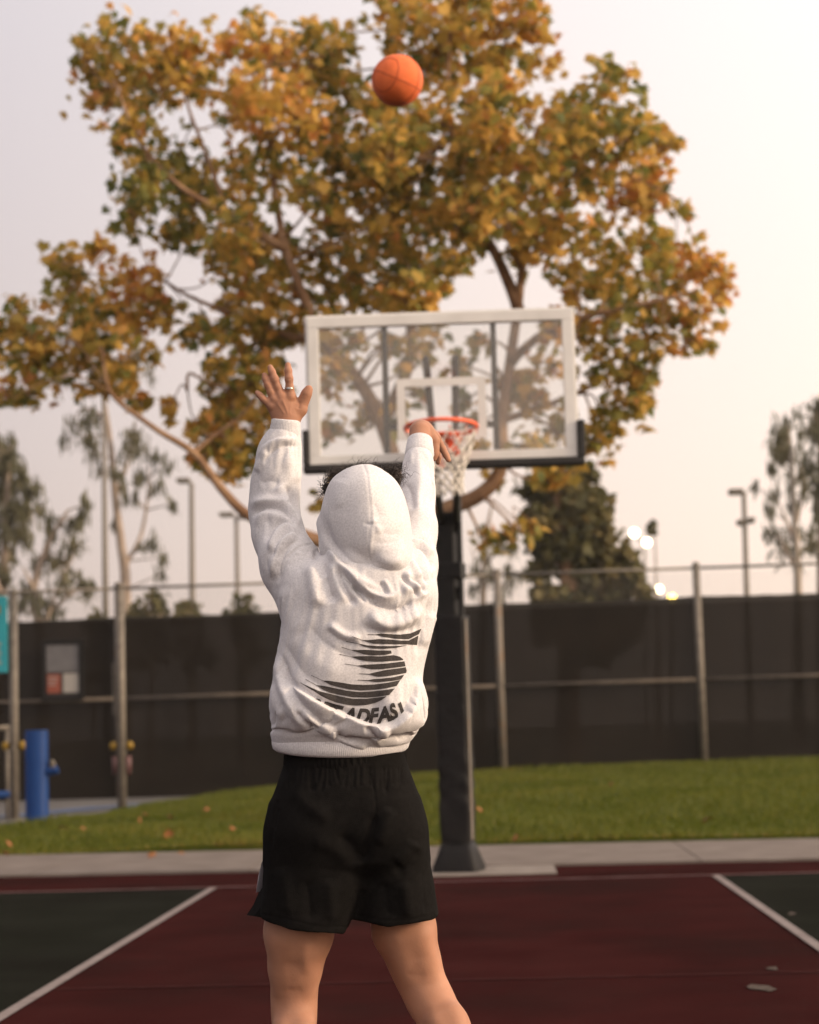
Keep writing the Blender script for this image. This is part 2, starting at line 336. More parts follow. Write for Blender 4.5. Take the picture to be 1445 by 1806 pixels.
V = np.stack([P0, P1, P2], 1).reshape(-1, 3); me = np_mesh('grass', V, np.arange(3 * N).reshape(-1, 3))
a_ = me.attributes.new('hue', 'FLOAT', 'FACE')
dry = .5 + .5 * np.sin(bx * 1.3 + 2 * np.sin(by * .9)) * np.sin(by * 1.1 + bx * .5); edge = np.exp(-(by - (18.92 - 0.072 * (bx + 2.1))) / .25)
a_.data.foreach_set('value', np.clip(rng.normal(.32, .2, N) + .35 * (dry > .75) * rng.random(N) + .55 * edge * rng.random(N), 0, 1).astype(np.float32))
tag(link('grass', me, M['grass']), 'short mown green grass covering the bank below the fence', 'grass', kind='stuff')

# ------------------------------------------------------------------ perimeter fence with windscreen
FY = 30.5
fence = empty('fence', (0.15, FY, .4), 'chain link fence on the bank covered with dark brown windscreen cloth', 'fence')
post_x = [0.165 + 3.04 * k for k in range(-5, 5)]; post_x[3] = -5.69
for k, x in enumerate(post_x):
    mb = MB(); z0 = float(bank_z(x, FY)) - .15; mb.tube([(x, FY, z0), (x, FY, 3.36 + .012 * k)], .058, 12); mb.lathe([(.05, 0), (.062, .01), (.045, .05), (.0, .06)], (x, FY, 3.36 + .012 * k), 12)
    mb.build('post', M['rust_steel'] if k % 2 else M['steel'], fence, True)
for k in range(len(post_x) - 1):
    x0, x1 = post_x[k], post_x[k + 1]; zt = 3.31 + .014 * k
    mb = MB(); mb.tube([(x0 + .06, FY, zt), (x1 - .06, FY, zt + .014)], .024, 8); mb.build('top_rail', M['steel'], fence, True)
    mb = MB(); zm = 1.615 + .0135 * k; mb.tube([(x0 + .06, FY - .02, zm), (x1 - .06, FY - .02, zm + .0135)], .030, 8); mb.build('middle_rail', M['rail'], fence, True)
    # windscreen panel, sagging between its ties
    n1, n2 = 24, 16; vs = []; s0 = 2.86 + .0185 * k
    for j in range(n2 + 1):
        for i in range(n1 + 1):
            u, v = i / n1, j / n2; X = x0 + .045 + (x1 - x0 - .09) * u; zb = .05; zt_ = s0 + .018 * u - .02 * math.sin(math.pi * u) - .006 * abs(math.sin(6 * math.pi * u))
            vs.append((X, FY + .055 + .018 * math.sin(math.pi * v * 2) * math.sin(math.pi * u) + .006 * noise.noise((X * 2, v * 4, k)), zb + (zt_ - zb) * v))
    mb = MB(); mb.add(vs, [(j*(n1+1)+i, j*(n1+1)+i+1, (j+1)*(n1+1)+i+1, (j+1)*(n1+1)+i) for j in range(n2) for i in range(n1)])
    mb.build('windscreen', M['screen'], fence, True)
mb = MB(); p = .055
for s_ in (1, -1):
    i = 0
    while i * p < post_x[-1] - post_x[0] + 1.0:
        xa = post_x[0] + i * p - (0.5 if s_ > 0 else 0.5); za, zb = 2.86, 3.33
        xb = xa + s_ * (zb - za); i += 1
        r = .0016; Yw = FY + .03
        mb.add([(xa - r, Yw, za), (xa + r, Yw, za), (xa, Yw + r, za), (xb - r, Yw, zb), (xb + r, Yw, zb), (xb, Yw + r, zb)], [(0,1,4,3),(1,2,5,4),(2,0,3,5)])
o = mb.build('chain_link', M['wire'], fence); o['kind'] = 'stuff'

# notice in a dark frame on the windscreen
nb = empty('notice_board', (-6.6, FY - .1, 1.8), 'dark framed notice with grey, red and white sheets hung on the fence cloth', 'notice')
c0, c1 = aty(80, 1135, FY - .1), aty(142, 1229, FY - .1); x0, x1, z1, z0 = c0.x, c1.x, c0.z, c1.z
t_ = .055
mb = MB(); mb.box((x0, FY - .12, z0), (x1, FY - .09, z1), bev=.006); mb.build('backing', M['black_pad'], nb)
mb = MB(); mb.box((x0 - t_, FY - .15, z1), (x1 + t_, FY - .085, z1 + t_)); mb.box((x0 - t_, FY - .15, z0 - t_), (x1 + t_, FY - .085, z0)); mb.box((x0 - t_, FY - .15, z0), (x0, FY - .085, z1)); mb.box((x1, FY - .15, z0), (x1 + t_, FY - .085, z1)); mb.build('frame', M['black_steel'], nb)
hm = z0 + (z1 - z0) * .45; xm = x0 + (x1 - x0) * .48
for nm, a, b_, mm in (('grey_sheet', (x0 + .02, hm + .01), (x1 - .02, z1 - .03), 'poster_grey'), ('red_sheet', (x0 + .03, z0 + .07), (xm - .02, hm - .02), 'poster_red'), ('white_sheet', (xm + .02, z0 + .07), (x1 - .02, hm - .01), 'poster_white')):
    mb = MB(); mb.box((a[0], FY - .128, a[1]), (b_[0], FY - .122, b_[1])); mb.build(nm, M[mm], nb)
for k in range(3):
    mb = MB(); zz = hm - .07 - .055 * k; mb.box((x0 + .045, FY - .133, zz - .008), (xm - .05 - .02 * k, FY - .1285, zz + .008)); mb.build('print_line', M['poster_white'], nb)

# ------------------------------------------------------------------ exercise frame poles, sign panel, drinking fountain (left yard)
def frame_pole(px_b, py_b, px_t, py_t, Y, r, label):
    b_, t = aty(px_b, py_b, Y), aty(px_t, py_t, Y); zb = .11
    root = empty('exercise_frame_pole', (b_.x, Y, zb), label, 'pole', 'poles of the exercise frame in the yard')
    mb = MB(); mb.tube([(b_.x, Y, zb), (b_.x, Y, t.z)], r, 14); mb.lathe([(r * 1.15, 0), (r * 1.15, .03), (r * .6, .06)], (b_.x, Y, t.z), 14); mb.build('post', M['steel'], root, True)
    mb = MB(); mb.lathe([(r * 2, 0), (r * 2, .015), (r * 1.2, .02)], (b_.x, Y, zb), 16); mb.build('base_plate', M['steel'], root)
    zy = b_.z + (1440 - 1316) / FOC * Y * 0 + aty(px_b, 1315, Y).z - b_.z
    for s_ in (-1, 1):
        mb = MB(); bm = bmesh.new(); bmesh.ops.create_icosphere(bm, subdivisions=2, radius=.058)
        for v in bm.verts: v.co = Vector((v.co.x * .9 + b_.x + s_ * (r + .05), v.co.y * .8 + Y, v.co.z + zy))
        bm.verts.index_update(); mb.add([v.co for v in bm.verts], [[v.index for v in f.verts] for f in bm.faces]); bm.free()
        mb.build('yellow_knob', M['yellow'], root, True)
    return root, b_, t
r1, b1, t1 = frame_pole(26, 1442, 22, 1048, 24.6, .055, 'steel exercise frame pole with yellow knobs, at the edge of the teal panel')
r2, b2, t2 = frame_pole(216, 1420, 211, 1036, 26.5, .060, 'steel exercise frame pole with yellow knobs and pink grips beside the notice')
for s_ in (-1, 1):
    mb = MB(); z_ = aty(212, 1350, 26.5).z; mb.tube([(b2.x + s_ * .09, 26.5, z_ - .12), (b2.x + s_ * .085, 26.5, z_ + .12)], [.03, .045, ][:2], 10); mb.build('pink_grip', M['pink'], r2, True)
mb = MB()
for k in range(9):
    z_ = aty(205, 1175, 26.5).z - k * .075; pts = [(b2.x - .085 + .018 * math.cos(a), 26.5 + (.018 * math.sin(a) if k % 2 else 0), z_ + .045 * math.sin(a)) for a in np.linspace(0, 2 * math.pi, 9)[:-1]]
    mb.tube(pts, .010, 5, closed=True)
mb.build('chain', M['steel'], r2, True)
teal = empty('teal_sign_panel', (b1.x - .7, 24.5, 1.8), 'teal sign panel with pale lettering marks fixed to the leftmost pole', 'sign')
za, zb_ = aty(20, 1186, 24.5).z, aty(20, 1051, 24.5).z
mb = MB(); mb.box((b1.x - 1.25, 24.47, za), (b1.x - .05, 24.51, zb_), bev=.008); mb.build('panel', M['teal'], teal)
mb = MB(); mb.box((b1.x - .22, 24.464, zb_ - .22), (b1.x - .13, 24.469, zb_ - .12)); mb.build('print_mark', M['yellow'], teal)
for k in range(5):
    mb = MB(); zz = za + .36 - k * .06; mb.box((b1.x - .30, 24.464, zz - .018), (b1.x - .12 - .02 * (k % 2), 24.469, zz + .018)); mb.build('print_mark', M['poster_white'], teal)
# low steel rails that run out of frame from the first pole
rail = empty('exercise_rail', (b1.x - .8, 24.9, .12), 'low steel rail with blue foot bar, cut by the left edge of the picture', 'rail')
mb = MB(); mb.tube([(b1.x - 1.6, 24.9, 1.25), (b1.x - .12, 24.9, 1.25)], .028, 10); mb.build('top_bar', M['steel'], rail, True)
mb = MB(); mb.tube([(b1.x - 1.6, 24.9, .42), (b1.x - .02, 24.9, .42)], .045, 10); mb.build('foot_bar', M['blue'], rail, True)
for dx in (-1.6, -.16):
    mb = MB(); mb.tube([(b1.x + dx, 24.9, .11), (b1.x + dx, 24.9, 1.25)], .024, 10); mb.build('upright', M['steel'], rail, True)

FYy = 23.6
fb = aty(66, 1452, FYy); ft = aty(70, 1288, FYy)
fo = empty('drinking_fountain', (fb.x, FYy, .11), 'blue enamel pedestal drinking fountain with side spout standing left on the yard', 'drinking fountain')
rr = .135; H = ft.z - .11
mb = MB(); mb.lathe([(rr * 1.02, 0), (rr * 1.02, .02), (rr, .03), (rr, H - .012), (rr * .97, H - .002), (rr * .93, H)], (fb.x, FYy, .11), 32); mb.build('pedestal', M['blue'], fo, True)
sp = aty(96, 1360, FYy)
mb = MB(); mb.tube(catmull([(fb.x + rr * .8, FYy - .03, sp.z), (fb.x + rr + .05, FYy - .04, sp.z), (fb.x + rr + .12, FYy - .05, sp.z + .02)]), .05, 12); mb.build('bowl', M['blue'], fo, True)
mb = MB(); mb.tube(catmull([(fb.x + rr + .06, FYy - .05, sp.z + .03), (fb.x + rr + .07, FYy - .05, sp.z + .09), (fb.x + rr + .05, FYy - .07, sp.z + .12)]), .028, 10); mb.build('spout', M['steel'], fo, True)

# ------------------------------------------------------------------ trees
def leaf_star(fold, curl):
    ol = [(0, -.06), (.10, -.16), (.36, -.20), (.24, -.02), (.50, .12), (.26, .20), (.30, .36), (.13, .33), (0, .62)]
    pts = [(0, .05)] + ol + [(-x, y) for x, y in ol[-2:0:-1]]
    V = np.array([(x, y, -fold * abs(x) - curl * y * y) for x, y in pts]); n = len(pts) - 1
    return V * np.array([1, 1, 1.]), np.array([(0, 1 + i, 1 + (i + 1) % n) for i in range(n)])
def leaf_lance(fold, curl):
    V = np.array([(0, -.5, 0), (.085, -.1, -fold * .085), (.06, .25, 0), (0, .6, -curl), (-.06, .25, 0), (-.085, -.1, -fold * .085)])
    return V, np.array([(0, 1, 5), (1, 2, 4), (1, 4, 5), (2, 3, 4)])
def leaf_clump(fold, curl):
    V = np.array([(0, -.5, 0), (.42, -.22, -fold * .4), (.30, .28, .1), (.05, .55, -curl), (-.36, .30, .05), (-.44, -.15, -fold * .4), (0, 0, .12)])
    return V, np.array([(6, i, (i + 1) % 6) for i in range(6)])
def rand_rot(n, droop):
    """rotation matrices: leaf blades hang with their tips down by DROOP and turn every way"""
    z = rng.uniform(0, 2 * np.pi, n); x = rng.normal(-droop, .55, n); y = rng.normal(0, .6, n)
    cz, sz, cx, sx, cy, sy = np.cos(z), np.sin(z), np.cos(x), np.sin(x), np.cos(y), np.sin(y); o, i = np.zeros(n), np.ones(n)
    Z = np.stack([cz, -sz, o, sz, cz, o, o, o, i], 1).reshape(-1, 3, 3); X = np.stack([i, o, o, o, cx, -sx, o, sx, cx], 1).reshape(-1, 3, 3)
    Y = np.stack([cy, o, sy, o, i, o, -sy, o, cy], 1).reshape(-1, 3, 3)
    return Z @ X @ Y
def leaves_mesh(name, pos, size, hue, shape, droop):
    n = len(pos); Rm = rand_rot(n, droop); Vs, Fs, H = [], [], []; base = 0
    var = rng.integers(0, 4, n)
    for k in range(4):
        s_ = np.where(var == k)[0]
        if not len(s_): continue
        lv, lf = shape(.15 + .25 * k, .1 + .2 * (3 - k))
        W = np.einsum('nij,vj->nvi', Rm[s_], lv) * size[s_][:, None, None] + pos[s_][:, None, :]
        Vs.append(W.reshape(-1, 3)); nv = len(lv)
        Fs.append((lf[None] + (np.arange(len(s_)) * nv)[:, None, None] + base).reshape(-1, 3)); base += nv * len(s_)
        H.append(np.repeat(hue[s_], len(lf)))
    me = np_mesh(name, np.concatenate(Vs), np.concatenate(Fs))
    a = me.attributes.new('hue', 'FLOAT', 'FACE'); a.data.foreach_set('value', np.clip(np.concatenate(H), 0, 1).astype(np.float32))
    return me

# --- the big sycamore behind the hoop
TY = 22.0
syc = empty('sycamore_tree', (aty(690, 1440, TY).x, TY, .2), 'large sycamore tree in gold and green autumn leaf behind the basketball hoop', 'tree')
def wp(px, py, dy=0.0): return aty(px, py, TY + dy)
LIMBS = [  # (points as pixel + depth offset, start radius, end radius)
 ('trunk', [(655, 1450, 0), (664, 1300, 0), (680, 1120, .05), (700, 965, 0)], .21, .165),
 ('branch', [(702, 965, 0), (745, 925, -.1), (779, 902, -.1), (849, 876, -.2), (884, 830, -.2), (884, 740, -.1), (903, 640, 0), (914, 545, .1), (922, 470, .1), (945, 390, .2), (985, 300, .3), (1030, 210, .2)], .12, .022),
 ('branch', [(702, 965, 0), (690, 900, .1), (697, 820, .1), (672, 745, 0), (630, 665, -.2), (578, 600, -.3), (540, 535, -.4), (505, 440, -.5), (485, 330, -.5), (470, 200, -.4), (470, 110, -.3)], .12, .02),
 ('branch', [(702, 965, 0), (640, 975, -.3), (560, 955, -.5), (490, 930, -.6), (435, 905, -.7), (392, 860, -.8), (345, 800, -.8), (265, 750, -.9), (190, 692, -.9), (176, 610, -.9)], .105, .014),
 ('branch', [(672, 745, 0), (715, 640, .5), (720, 520, .7), (700, 400, .7), (690, 270, .6), (700, 120, .5), (690, 20, .5)], .085, .02),
 ('branch', [(914, 545, .1), (870, 440, .3), (820, 395, .3), (720, 345, .3), (650, 250, .2)], .075, .02),
 ('branch', [(922, 470, .1), (880, 370, -.3), (845, 340, -.4), (800, 250, -.4), (790, 120, -.3), (800, 30, -.3)], .065, .015),
 ('branch', [(880, 370, -.3), (890, 250, -.1), (872, 150, -.1), (900, 60, -.1), (930, 0, -.1)], .04, .012),
 ('branch', [(903, 640, 0), (960, 590, -.4), (1040, 560, -.6), (1130, 540, -.7), (1230, 510, -.7)], .06, .015),
 ('branch', [(884, 740, -.1), (960, 720, .3), (1050, 680, .4), (1110, 640, .4)], .05, .015),
 ('branch', [(578, 600, -.3), (500, 590, .2), (430, 560, .3), (330, 520, .3), (250, 470, .3)], .055, .012),
 ('branch', [(505, 440, -.5), (400, 380, -.7), (310, 330, -.8), (240, 250, -.8), (200, 140, -.7)], .055, .012),
 ('branch', [(400, 380, -.7), (360, 270, -.4), (330, 180, -.3), (320, 110, -.3)], .03, .010),
 ('branch', [(985, 300, .3), (1060, 330, 0), (1130, 320, -.1), (1195, 355, -.1)], .03, .010),
 ('branch', [(190, 692, -.9), (130, 660, -1.0), (70, 670, -1.0), (20, 700, -1.0)], .010, .005),
 ('branch', [(190, 692, -.9), (130, 600, -.8), (60, 560, -.8), (20, 555, -.8)], .011, .005),
 ('branch', [(345, 800, -.8), (380, 770, -.6), (430, 730, -.5), (470, 670, -.5)], .03, .012),
 ('branch', [(330, 690, -.5), (335, 662, -.5), (370, 680, -.5), (420, 690, -.5), (470, 660, -.5)], .018, .014),
 ('branch', [(849, 876, -.2), (880, 900, -.5), (905, 925, -.6), (925, 940, -.6)], .02, .008),
]
NODES = []
for nm, pts, ra, rb in LIMBS:
    P = catmull([wp(*p) for p in pts], 5)
    P = [p + Vector((noise.noise(p * .9) * .05, noise.noise(p * .9 + Vector((9, 0, 0))) * .05, noise.noise(p * .9 + Vector((0, 9, 0))) * .05)) if 0 < i < len(P) - 1 else p for i, p in enumerate(P)]
    k = len(P); rad = [ra + (rb - ra) * (i / (k - 1)) ** .8 for i in range(k)]
    if nm == 'trunk': rad[0] *= 1.5; rad[1] *= 1.2; P[0].z = .0
    mb = MB(); mb.tube(P, rad, 12 if ra > .05 else 8); mb.build(nm, M['bark'], syc, True)
    if nm != 'trunk': NODES += [(p, r) for p, r in zip(P, rad)]
CROWN = '''180 130 50,220 80 52,290 88 55,205 190 50,260 160 66,335 125 52,235 225 42,150 90 22,360 140 35,
430 105 58,460 62 42,480 165 66,520 100 55,555 62 36,420 210 42,520 225 66,600 100 48,620 170 58,545 150 50,
700 45 58,690 -5 40,760 35 58,820 25 56,880 45 60,940 62 40,905 -5 50,750 120 66,680 200 58,800 100 56,955 110 32,860 100 34,
770 215 56,850 240 42,930 215 44,1000 205 36,900 170 25,
1080 165 55,1100 230 62,1050 275 66,1140 250 42,1182 255 24,990 300 64,1080 330 66,1130 315 45,1200 368 20,1160 345 28,1070 130 28,
245 315 54,300 300 64,230 372 46,340 370 74,420 310 64,500 300 58,580 280 74,660 300 74,740 300 74,820 320 74,900 330 74,980 385 76,880 410 66,780 400 72,700 390 64,610 370 50,400 410 50,560 340 40,
180 440 26,110 462 36,130 510 46,230 510 58,270 560 58,180 570 58,120 605 52,60 620 56,18 560 38,90 645 56,150 650 48,220 625 46,15 690 26,50 690 26,20 605 44,200 665 34,150 690 20,
400 470 52,450 440 60,420 545 46,480 520 56,390 600 46,450 620 58,400 660 50,350 575 30,420 705 36,440 765 36,480 660 36,380 765 36,368 805 26,410 835 30,350 740 16,500 600 40,
560 450 62,640 440 54,700 465 44,560 530 48,640 515 56,690 505 36,730 480 26,780 470 36,
620 610 30,690 600 26,600 680 34,640 730 30,590 760 30,770 600 30,810 640 30,740 570 26,850 600 20,960 640 34,1000 580 34,950 720 40,990 760 30,930 790 26,730 700 22,830 760 24,
1060 470 62,1130 450 54,1200 462 46,1248 482 40,1150 530 62,1230 550 46,1275 515 30,1080 560 56,1180 590 46,1060 640 46,1120 640 46,1090 700 46,1060 760 40,1120 720 30,1050 800 30,1230 605 26,1000 480 36,1040 520 44,1140 670 26,
960 850 26,890 945 26,930 938 24,860 950 22,990 830 26,870 850 18,945 930 15,570 880 20,600 850 22,395 735 34,360 775 26,430 800 32,455 730 34,400 800 28,300 720 20,250 710 22'''
rb = np.random.default_rng(21); blobs = []
for t in CROWN.replace('\n', '').split(','):
    px, py, r = map(float, t.split()); d = math.hypot((px - 660) / 620, (py - 400) / 480)
    blobs.append((px, py, r, rng.uniform(-1, 1) * 1.5 * math.sqrt(max(.08, 1 - min(1, d * d)))))
for _ in range(30):                                  # thinner sprays between the main masses
    px, py = rb.uniform(230, 1010), rb.uniform(120, 540)
    if math.hypot((px - 360) / 70, (py - 220) / 75) < 1 or math.hypot((px - 500) / 45, (py - 365) / 35) < 1 or math.hypot((px - 330) / 60, (py - 560) / 70) < 1: continue
    blobs.append((px, py, rb.uniform(28, 52), rb.uniform(-1.6, 1.6)))
for _ in range(14): blobs.append((rb.uniform(560, 1010), rb.uniform(570, 810), rb.uniform(20, 40), rb.uniform(-1.2, .8)))
twig = MB(); pos = []; siz = []; hue = []
nn = np.array([p for p, r in NODES])
for px, py, r, dy in blobs:
    c = wp(px, py, dy); rm = r / FOC * TY
    dist = np.linalg.norm(nn - np.array(c), axis=1); order = np.argsort(dist)[:12]; k = int(order[rng.integers(0, 4)])
    p0, r0 = NODES[k]
    mid = (p0 + c) / 2 + Vector((rng.normal(0, .08), rng.normal(0, .08), rng.normal(.0, .10)))
    P = catmull([p0, mid, c], 4); rr0 = min(r0 * .6, .022); twig.tube(P, [rr0 + (.007 - rr0) * i / (len(P) - 1) for i in range(len(P))], 5)
    tips = []
    for j in range(6):
        v = Vector(rng.normal(0, 1, 3)); v.z += .35; v.normalize(); e = c + v * rm * rng.uniform(.55, 1.0)
        twig.tube(catmull([P[-3 if j % 2 else -1], c * .5 + e * .5 + Vector(rng.normal(0, .04, 3)), e], 3), [.007, .006, .006, .005, .004, .004, .003][:7], 4); tips.append(e)
    far_ = 0.8 if 545 < px < 1020 and 560 < py < 830 else 1.0
    nl = int(72 * (r / 50) ** 2 * far_ * rng.uniform(.8, 1.15)) + 5
    base = .435 + .22 * noise.noise(Vector((px * .006, py * .006, 3.1))) * 1.6
    base += .10 * max(0, (px - 900) / 400) + .06 * max(0, (250 - py) / 250)
    if 400 < px < 560 and 80 < py < 260: base += .26
    if px < 260 and py > 480: base += .14
    if 180 < px < 420 and 290 < py < 400: base -= .16
    for j in range(nl):
        if rng.random() < .6: q = np.array(tips[rng.integers(0, 6)]) + rng.normal(0, rm * .30, 3)
        else:
            v = rng.normal(0, 1, 3); v /= np.linalg.norm(v); q = np.array(c) + v * rm * 1.2 * rng.random() ** .4
        pos.append(q); siz.append(rng.uniform(.12, .235)); hue.append(base + rng.normal(0, .26))
twig.build('twigs', M['bark'], syc)['kind'] = 'stuff'
pos, siz, hue = np.array(pos), np.array(siz), np.array(hue)
# the nearest, largest leaves are leaves of their own; the rest is one crown
pp = project(pos); near = np.argsort(pos[:, 1] - siz * 14)[:300]
mask = np.zeros(len(pos), bool); mask[near] = True
link('crown', leaves_mesh('crown', pos[~mask], siz[~mask], hue[~mask], leaf_star, .7), M['leaf'], syc)['kind'] = 'stuff'
lm = []
for k in range(12):
    lv, lf = leaf_star(.15 + .08 * (k % 4), .1 + .15 * (k % 3)); me = np_mesh('leaf', lv, lf)
    a = me.attributes.new('hue', 'FLOAT', 'FACE'); a.data.foreach_set('value', np.full(len(lf), .08 + .075 * k, np.float32)); me.materials.append(M['leaf']); lm.append(me)
Rm = rand_rot(300, .7)
for i, q in enumerate(near):
    k = int(np.clip((hue[q] - .08) / .075, 0, 11)); o = bpy.data.objects.new('leaf', lm[k]); col.objects.link(o); o.parent = syc
    o.matrix_basis = Matrix.Translation(Vector(pos[q]) - syc.location) @ Matrix([list(r_) for r_ in Rm[i]]).to_4x4() @ Matrix.Scale(siz[q], 4)

# --- trees beyond the fence
def far_tree(name, label, Y, trunk, limbs, blobs, m, shape, lsize, dens, r0, droop=1.0, group='trees beyond the fence', bark='far_bark'):
    b_ = aty(*trunk[0], Y); root = empty(name, (b_.x, Y, .2), label, 'tree', group)
    P = catmull([aty(*t, Y) for t in trunk], 5); P[0].z = .1
    mb = MB(); mb.tube(P, [r0 * (1 - .8 * i / (len(P) - 1)) for i in range(len(P))], 8); mb.build('trunk', M[bark], root, True)
    nodes = list(P)
    for l in limbs:
        Q = catmull([aty(*t, Y + rng.uniform(-.8, .8)) for t in l], 4); nodes += Q
        mb = MB(); mb.tube(Q, [r0 * .45 * (1 - .8 * i / (len(Q) - 1)) for i in range(len(Q))], 6); mb.build('branch', M[bark], root, True)
    pos, siz, hue = [], [], []; tw = MB()
    for px, py, r in blobs:
        rm = r / FOC * Y; c = aty(px, py, Y + rng.uniform(-1, 1) * rm * 1.5); nl = int(dens * (r / 20) ** 2) + 4; h = rng.uniform(.15, .75)
        k = min(range(len(nodes)), key=lambda i: (nodes[i] - c).length + (0.6 if nodes[i].z > c.z else 0))
        tw.tube([nodes[k], (nodes[k] + c) / 2 + Vector((0, 0, .05 * rm)), c], [.03, .025, .012], 4)
        sub = [np.array(c) + rng.normal(0, 1, 3) * rm * .5 for _ in range(4)]
        for j in range(nl):
            q = sub[rng.integers(0, 4)] + rng.normal(0, rm * .34, 3)
            if droop > 1.1: q[2] -= abs(rng.normal(0, rm * .35))
            pos.append(q); siz.append(lsize * rng.uniform(.6, 1.3)); hue.append(h + rng.normal(0, .2))
    tw.build('twigs', M[bark], root)['kind'] = 'stuff'
    link('crown', leaves_mesh('crown', np.array(pos), np.array(siz), np.array(hue), shape, droop), m, root)['kind'] = 'stuff'
    return root
def B(s): return [tuple(map(float, t.split())) for t in s.replace('\n', '').split(',')]
far_tree('gum_tree', 'grey green gum tree with rounded top, cut by the left edge of the picture', 52, [(-10, 1330), (0, 1100), (10, 960), (15, 800)], [[(5, 1000), (40, 930), (50, 860)], [(0, 1050), (-30, 940), (-30, 830)]],
  B('5 800 26,25 830 22,-15 830 30,40 850 20,5 860 30,25 890 26,45 900 22,-10 900 30,15 930 20,40 945 18,5 970 22,50 880 16,20 780 14,-20 780 25,60 870 14,70 900 12,10 1010 16,30 1060 14'), M['gum_leaf'], leaf_lance, .42, 62, .22, 1.3)
far_tree('gum_tree', 'loose gum tree with several small leaf clumps rising right of the leftmost gum', 48, [(78, 1330), (72, 1130), (60, 1040), (85, 960), (120, 900)], [[(72, 1120), (110, 1020), (140, 960)], [(60, 1040), (40, 1000)], [(75, 1100), (120, 1050), (150, 1040)]],
  B('70 985 20,95 975 16,110 985 14,130 960 18,140 910 16,155 890 13,125 925 14,90 940 12,125 1020 18,150 1035 14,110 1035 16,70 1060 20,50 1065 16,30 1075 16,85 1075 16,60 1035 13,160 1030 10,100 915 14'), M['gum_leaf'], leaf_lance, .38, 56, .16, 1.2)
far_tree('gum_tree', 'tall slender gum tree with drooping foliage next to the thin light pole', 55, [(222, 1330), (222, 1040), (214, 960), (204, 880), (196, 790), (180, 680), (170, 600)], [[(220, 1000), (250, 940), (262, 860), (262, 800)], [(204, 880), (230, 800), (240, 740)], [(190, 740), (150, 720), (130, 740)], [(180, 680), (215, 640), (240, 620)]],
  B('150 770 20,135 745 16,165 740 20,120 770 12,165 800 14,235 765 22,225 790 16,250 790 18,210 830 14,215 860 12,260 840 16,275 800 14,285 860 13,300 890 11,275 960 14,285 985 12,290 1010 10,255 960 10,225 880 8,170 830 10,150 600 18,170 570 16,190 620 16,230 640 18,250 620 14,205 650 15,270 660 10,155 555 14,240 880 10,200 920 8,290 820 10'), M['gum_leaf'], leaf_lance, .40, 52, .17, 1.4)
for lb, px, py, r in (('low leafy shrub top showing just above the fence cloth beside the notice side pole', 265, 1060, 26), ('green shrub top above the fence cloth between the two left lamp posts', 335, 1070, 22), ('brownish shrub top above the fence cloth near the raised left arm', 430, 1060, 20), ('small shrub top above the fence cloth by the thin light pole', 165, 1085, 16)):
    far_tree('shrub', lb, 42, [(px, 1300), (px + 3, 1140), (px, py)], [[(px, 1120), (px - 15, py + 10)], [(px, 1120), (px + 15, py + 5)]], [(px - r * .6, py + 8, r * .6), (px + r * .5, py, r * .6), (px, py + 25, r * .9), (px + r, py + 22, r * .6), (px - r, py + 22, r * .6), (px, py + 60, r * 1.2), (px + 8, py + 100, r * 1.2)], M['dark_leaf'], leaf_clump, .16, 52, .07, .8, 'shrubs beyond the fence')
far_tree('evergreen_tree', 'dense dark evergreen tree beyond the fence right of the hoop pole', 46, [(1000, 1330), (1005, 1080), (1000, 980), (985, 880), (975, 830)], [[(1005, 1060), (1060, 990)], [(1000, 1000), (940, 950)], [(990, 930), (1040, 900)]],
  B('975 840 26,1000 835 26,1025 850 24,950 860 24,985 875 30,1030 890 26,940 890 22,965 915 28,1010 915 32,1050 930 26,930 925 16,990 955 34,1040 965 34,1080 975 26,1090 1000 26,1060 1010 32,1010 1010 38,965 990 26,950 960 18,1110 1030 24,1130 1045 18,1075 1045 30,1020 1060 38,1060 1090 40,1110 1090 34,960 1050 22,1000 1110 40,1060 1120 40,960 1100 22,1120 1010 14'), M['dark_leaf'], leaf_clump, .26, 74, .3, .8, bark='bark')
far_tree('gum_tree', 'thin gum tree with scattered clumps seen between the hoop pole and the evergreen', 56, [(850, 1330), (852, 1080), (856, 960), (870, 880)], [[(855, 1000), (890, 950)], [(853, 1040), (830, 960)]],
  B('850 980 16,880 960 16,900 1000 15,840 1000 14,870 1020 16,910 970 14,850 940 14,900 1030 14,835 1040 12,870 1060 14,890 1060 14,920 1010 10'), M['gum_leaf'], leaf_lance, .38, 44, .13, 1.2)
far_tree('gum_tree', 'tall sparse gum tree just left of the thin pole near the right edge', 54, [(1405, 1330), (1408, 1050), (1400, 900), (1390, 740)], [[(1405, 960), (1370, 880)], [(1405, 920), (1425, 820)], [(1408, 1010), (1375, 950)]],
  B('1388 740 20,1375 765 18,1395 760 20,1365 790 18,1405 790 18,1385 800 20,1372 820 14,1410 830 14,1395 850 14,1365 870 14,1360 900 14,1400 890 12,1372 940 16,1385 960 14,1400 935 12,1370 975 10,1420 870 12,1425 940 12,1418 970 10,1352 935 9,1336 860 9,1405 1000 9'), M['gum_leaf'], leaf_lance, .38, 56, .16, 1.2)
far_tree('gum_tree', 'tall gum tree cut by the right edge of the picture', 50, [(1452, 1330), (1450, 1000), (1448, 850), (1450, 720)], [[(1450, 900), (1430, 830)], [(1450, 840), (1475, 760)]],
  B('1440 725 20,1455 720 24,1435 760 18,1450 770 26,1440 810 20,1455 820 26,1438 850 18,1455 870 22,1435 900 14,1450 920 18,1440 960 14,1452 985 14,1475 780 25,1475 850 25'), M['gum_leaf'], leaf_lance, .40, 58, .18, 1.2)
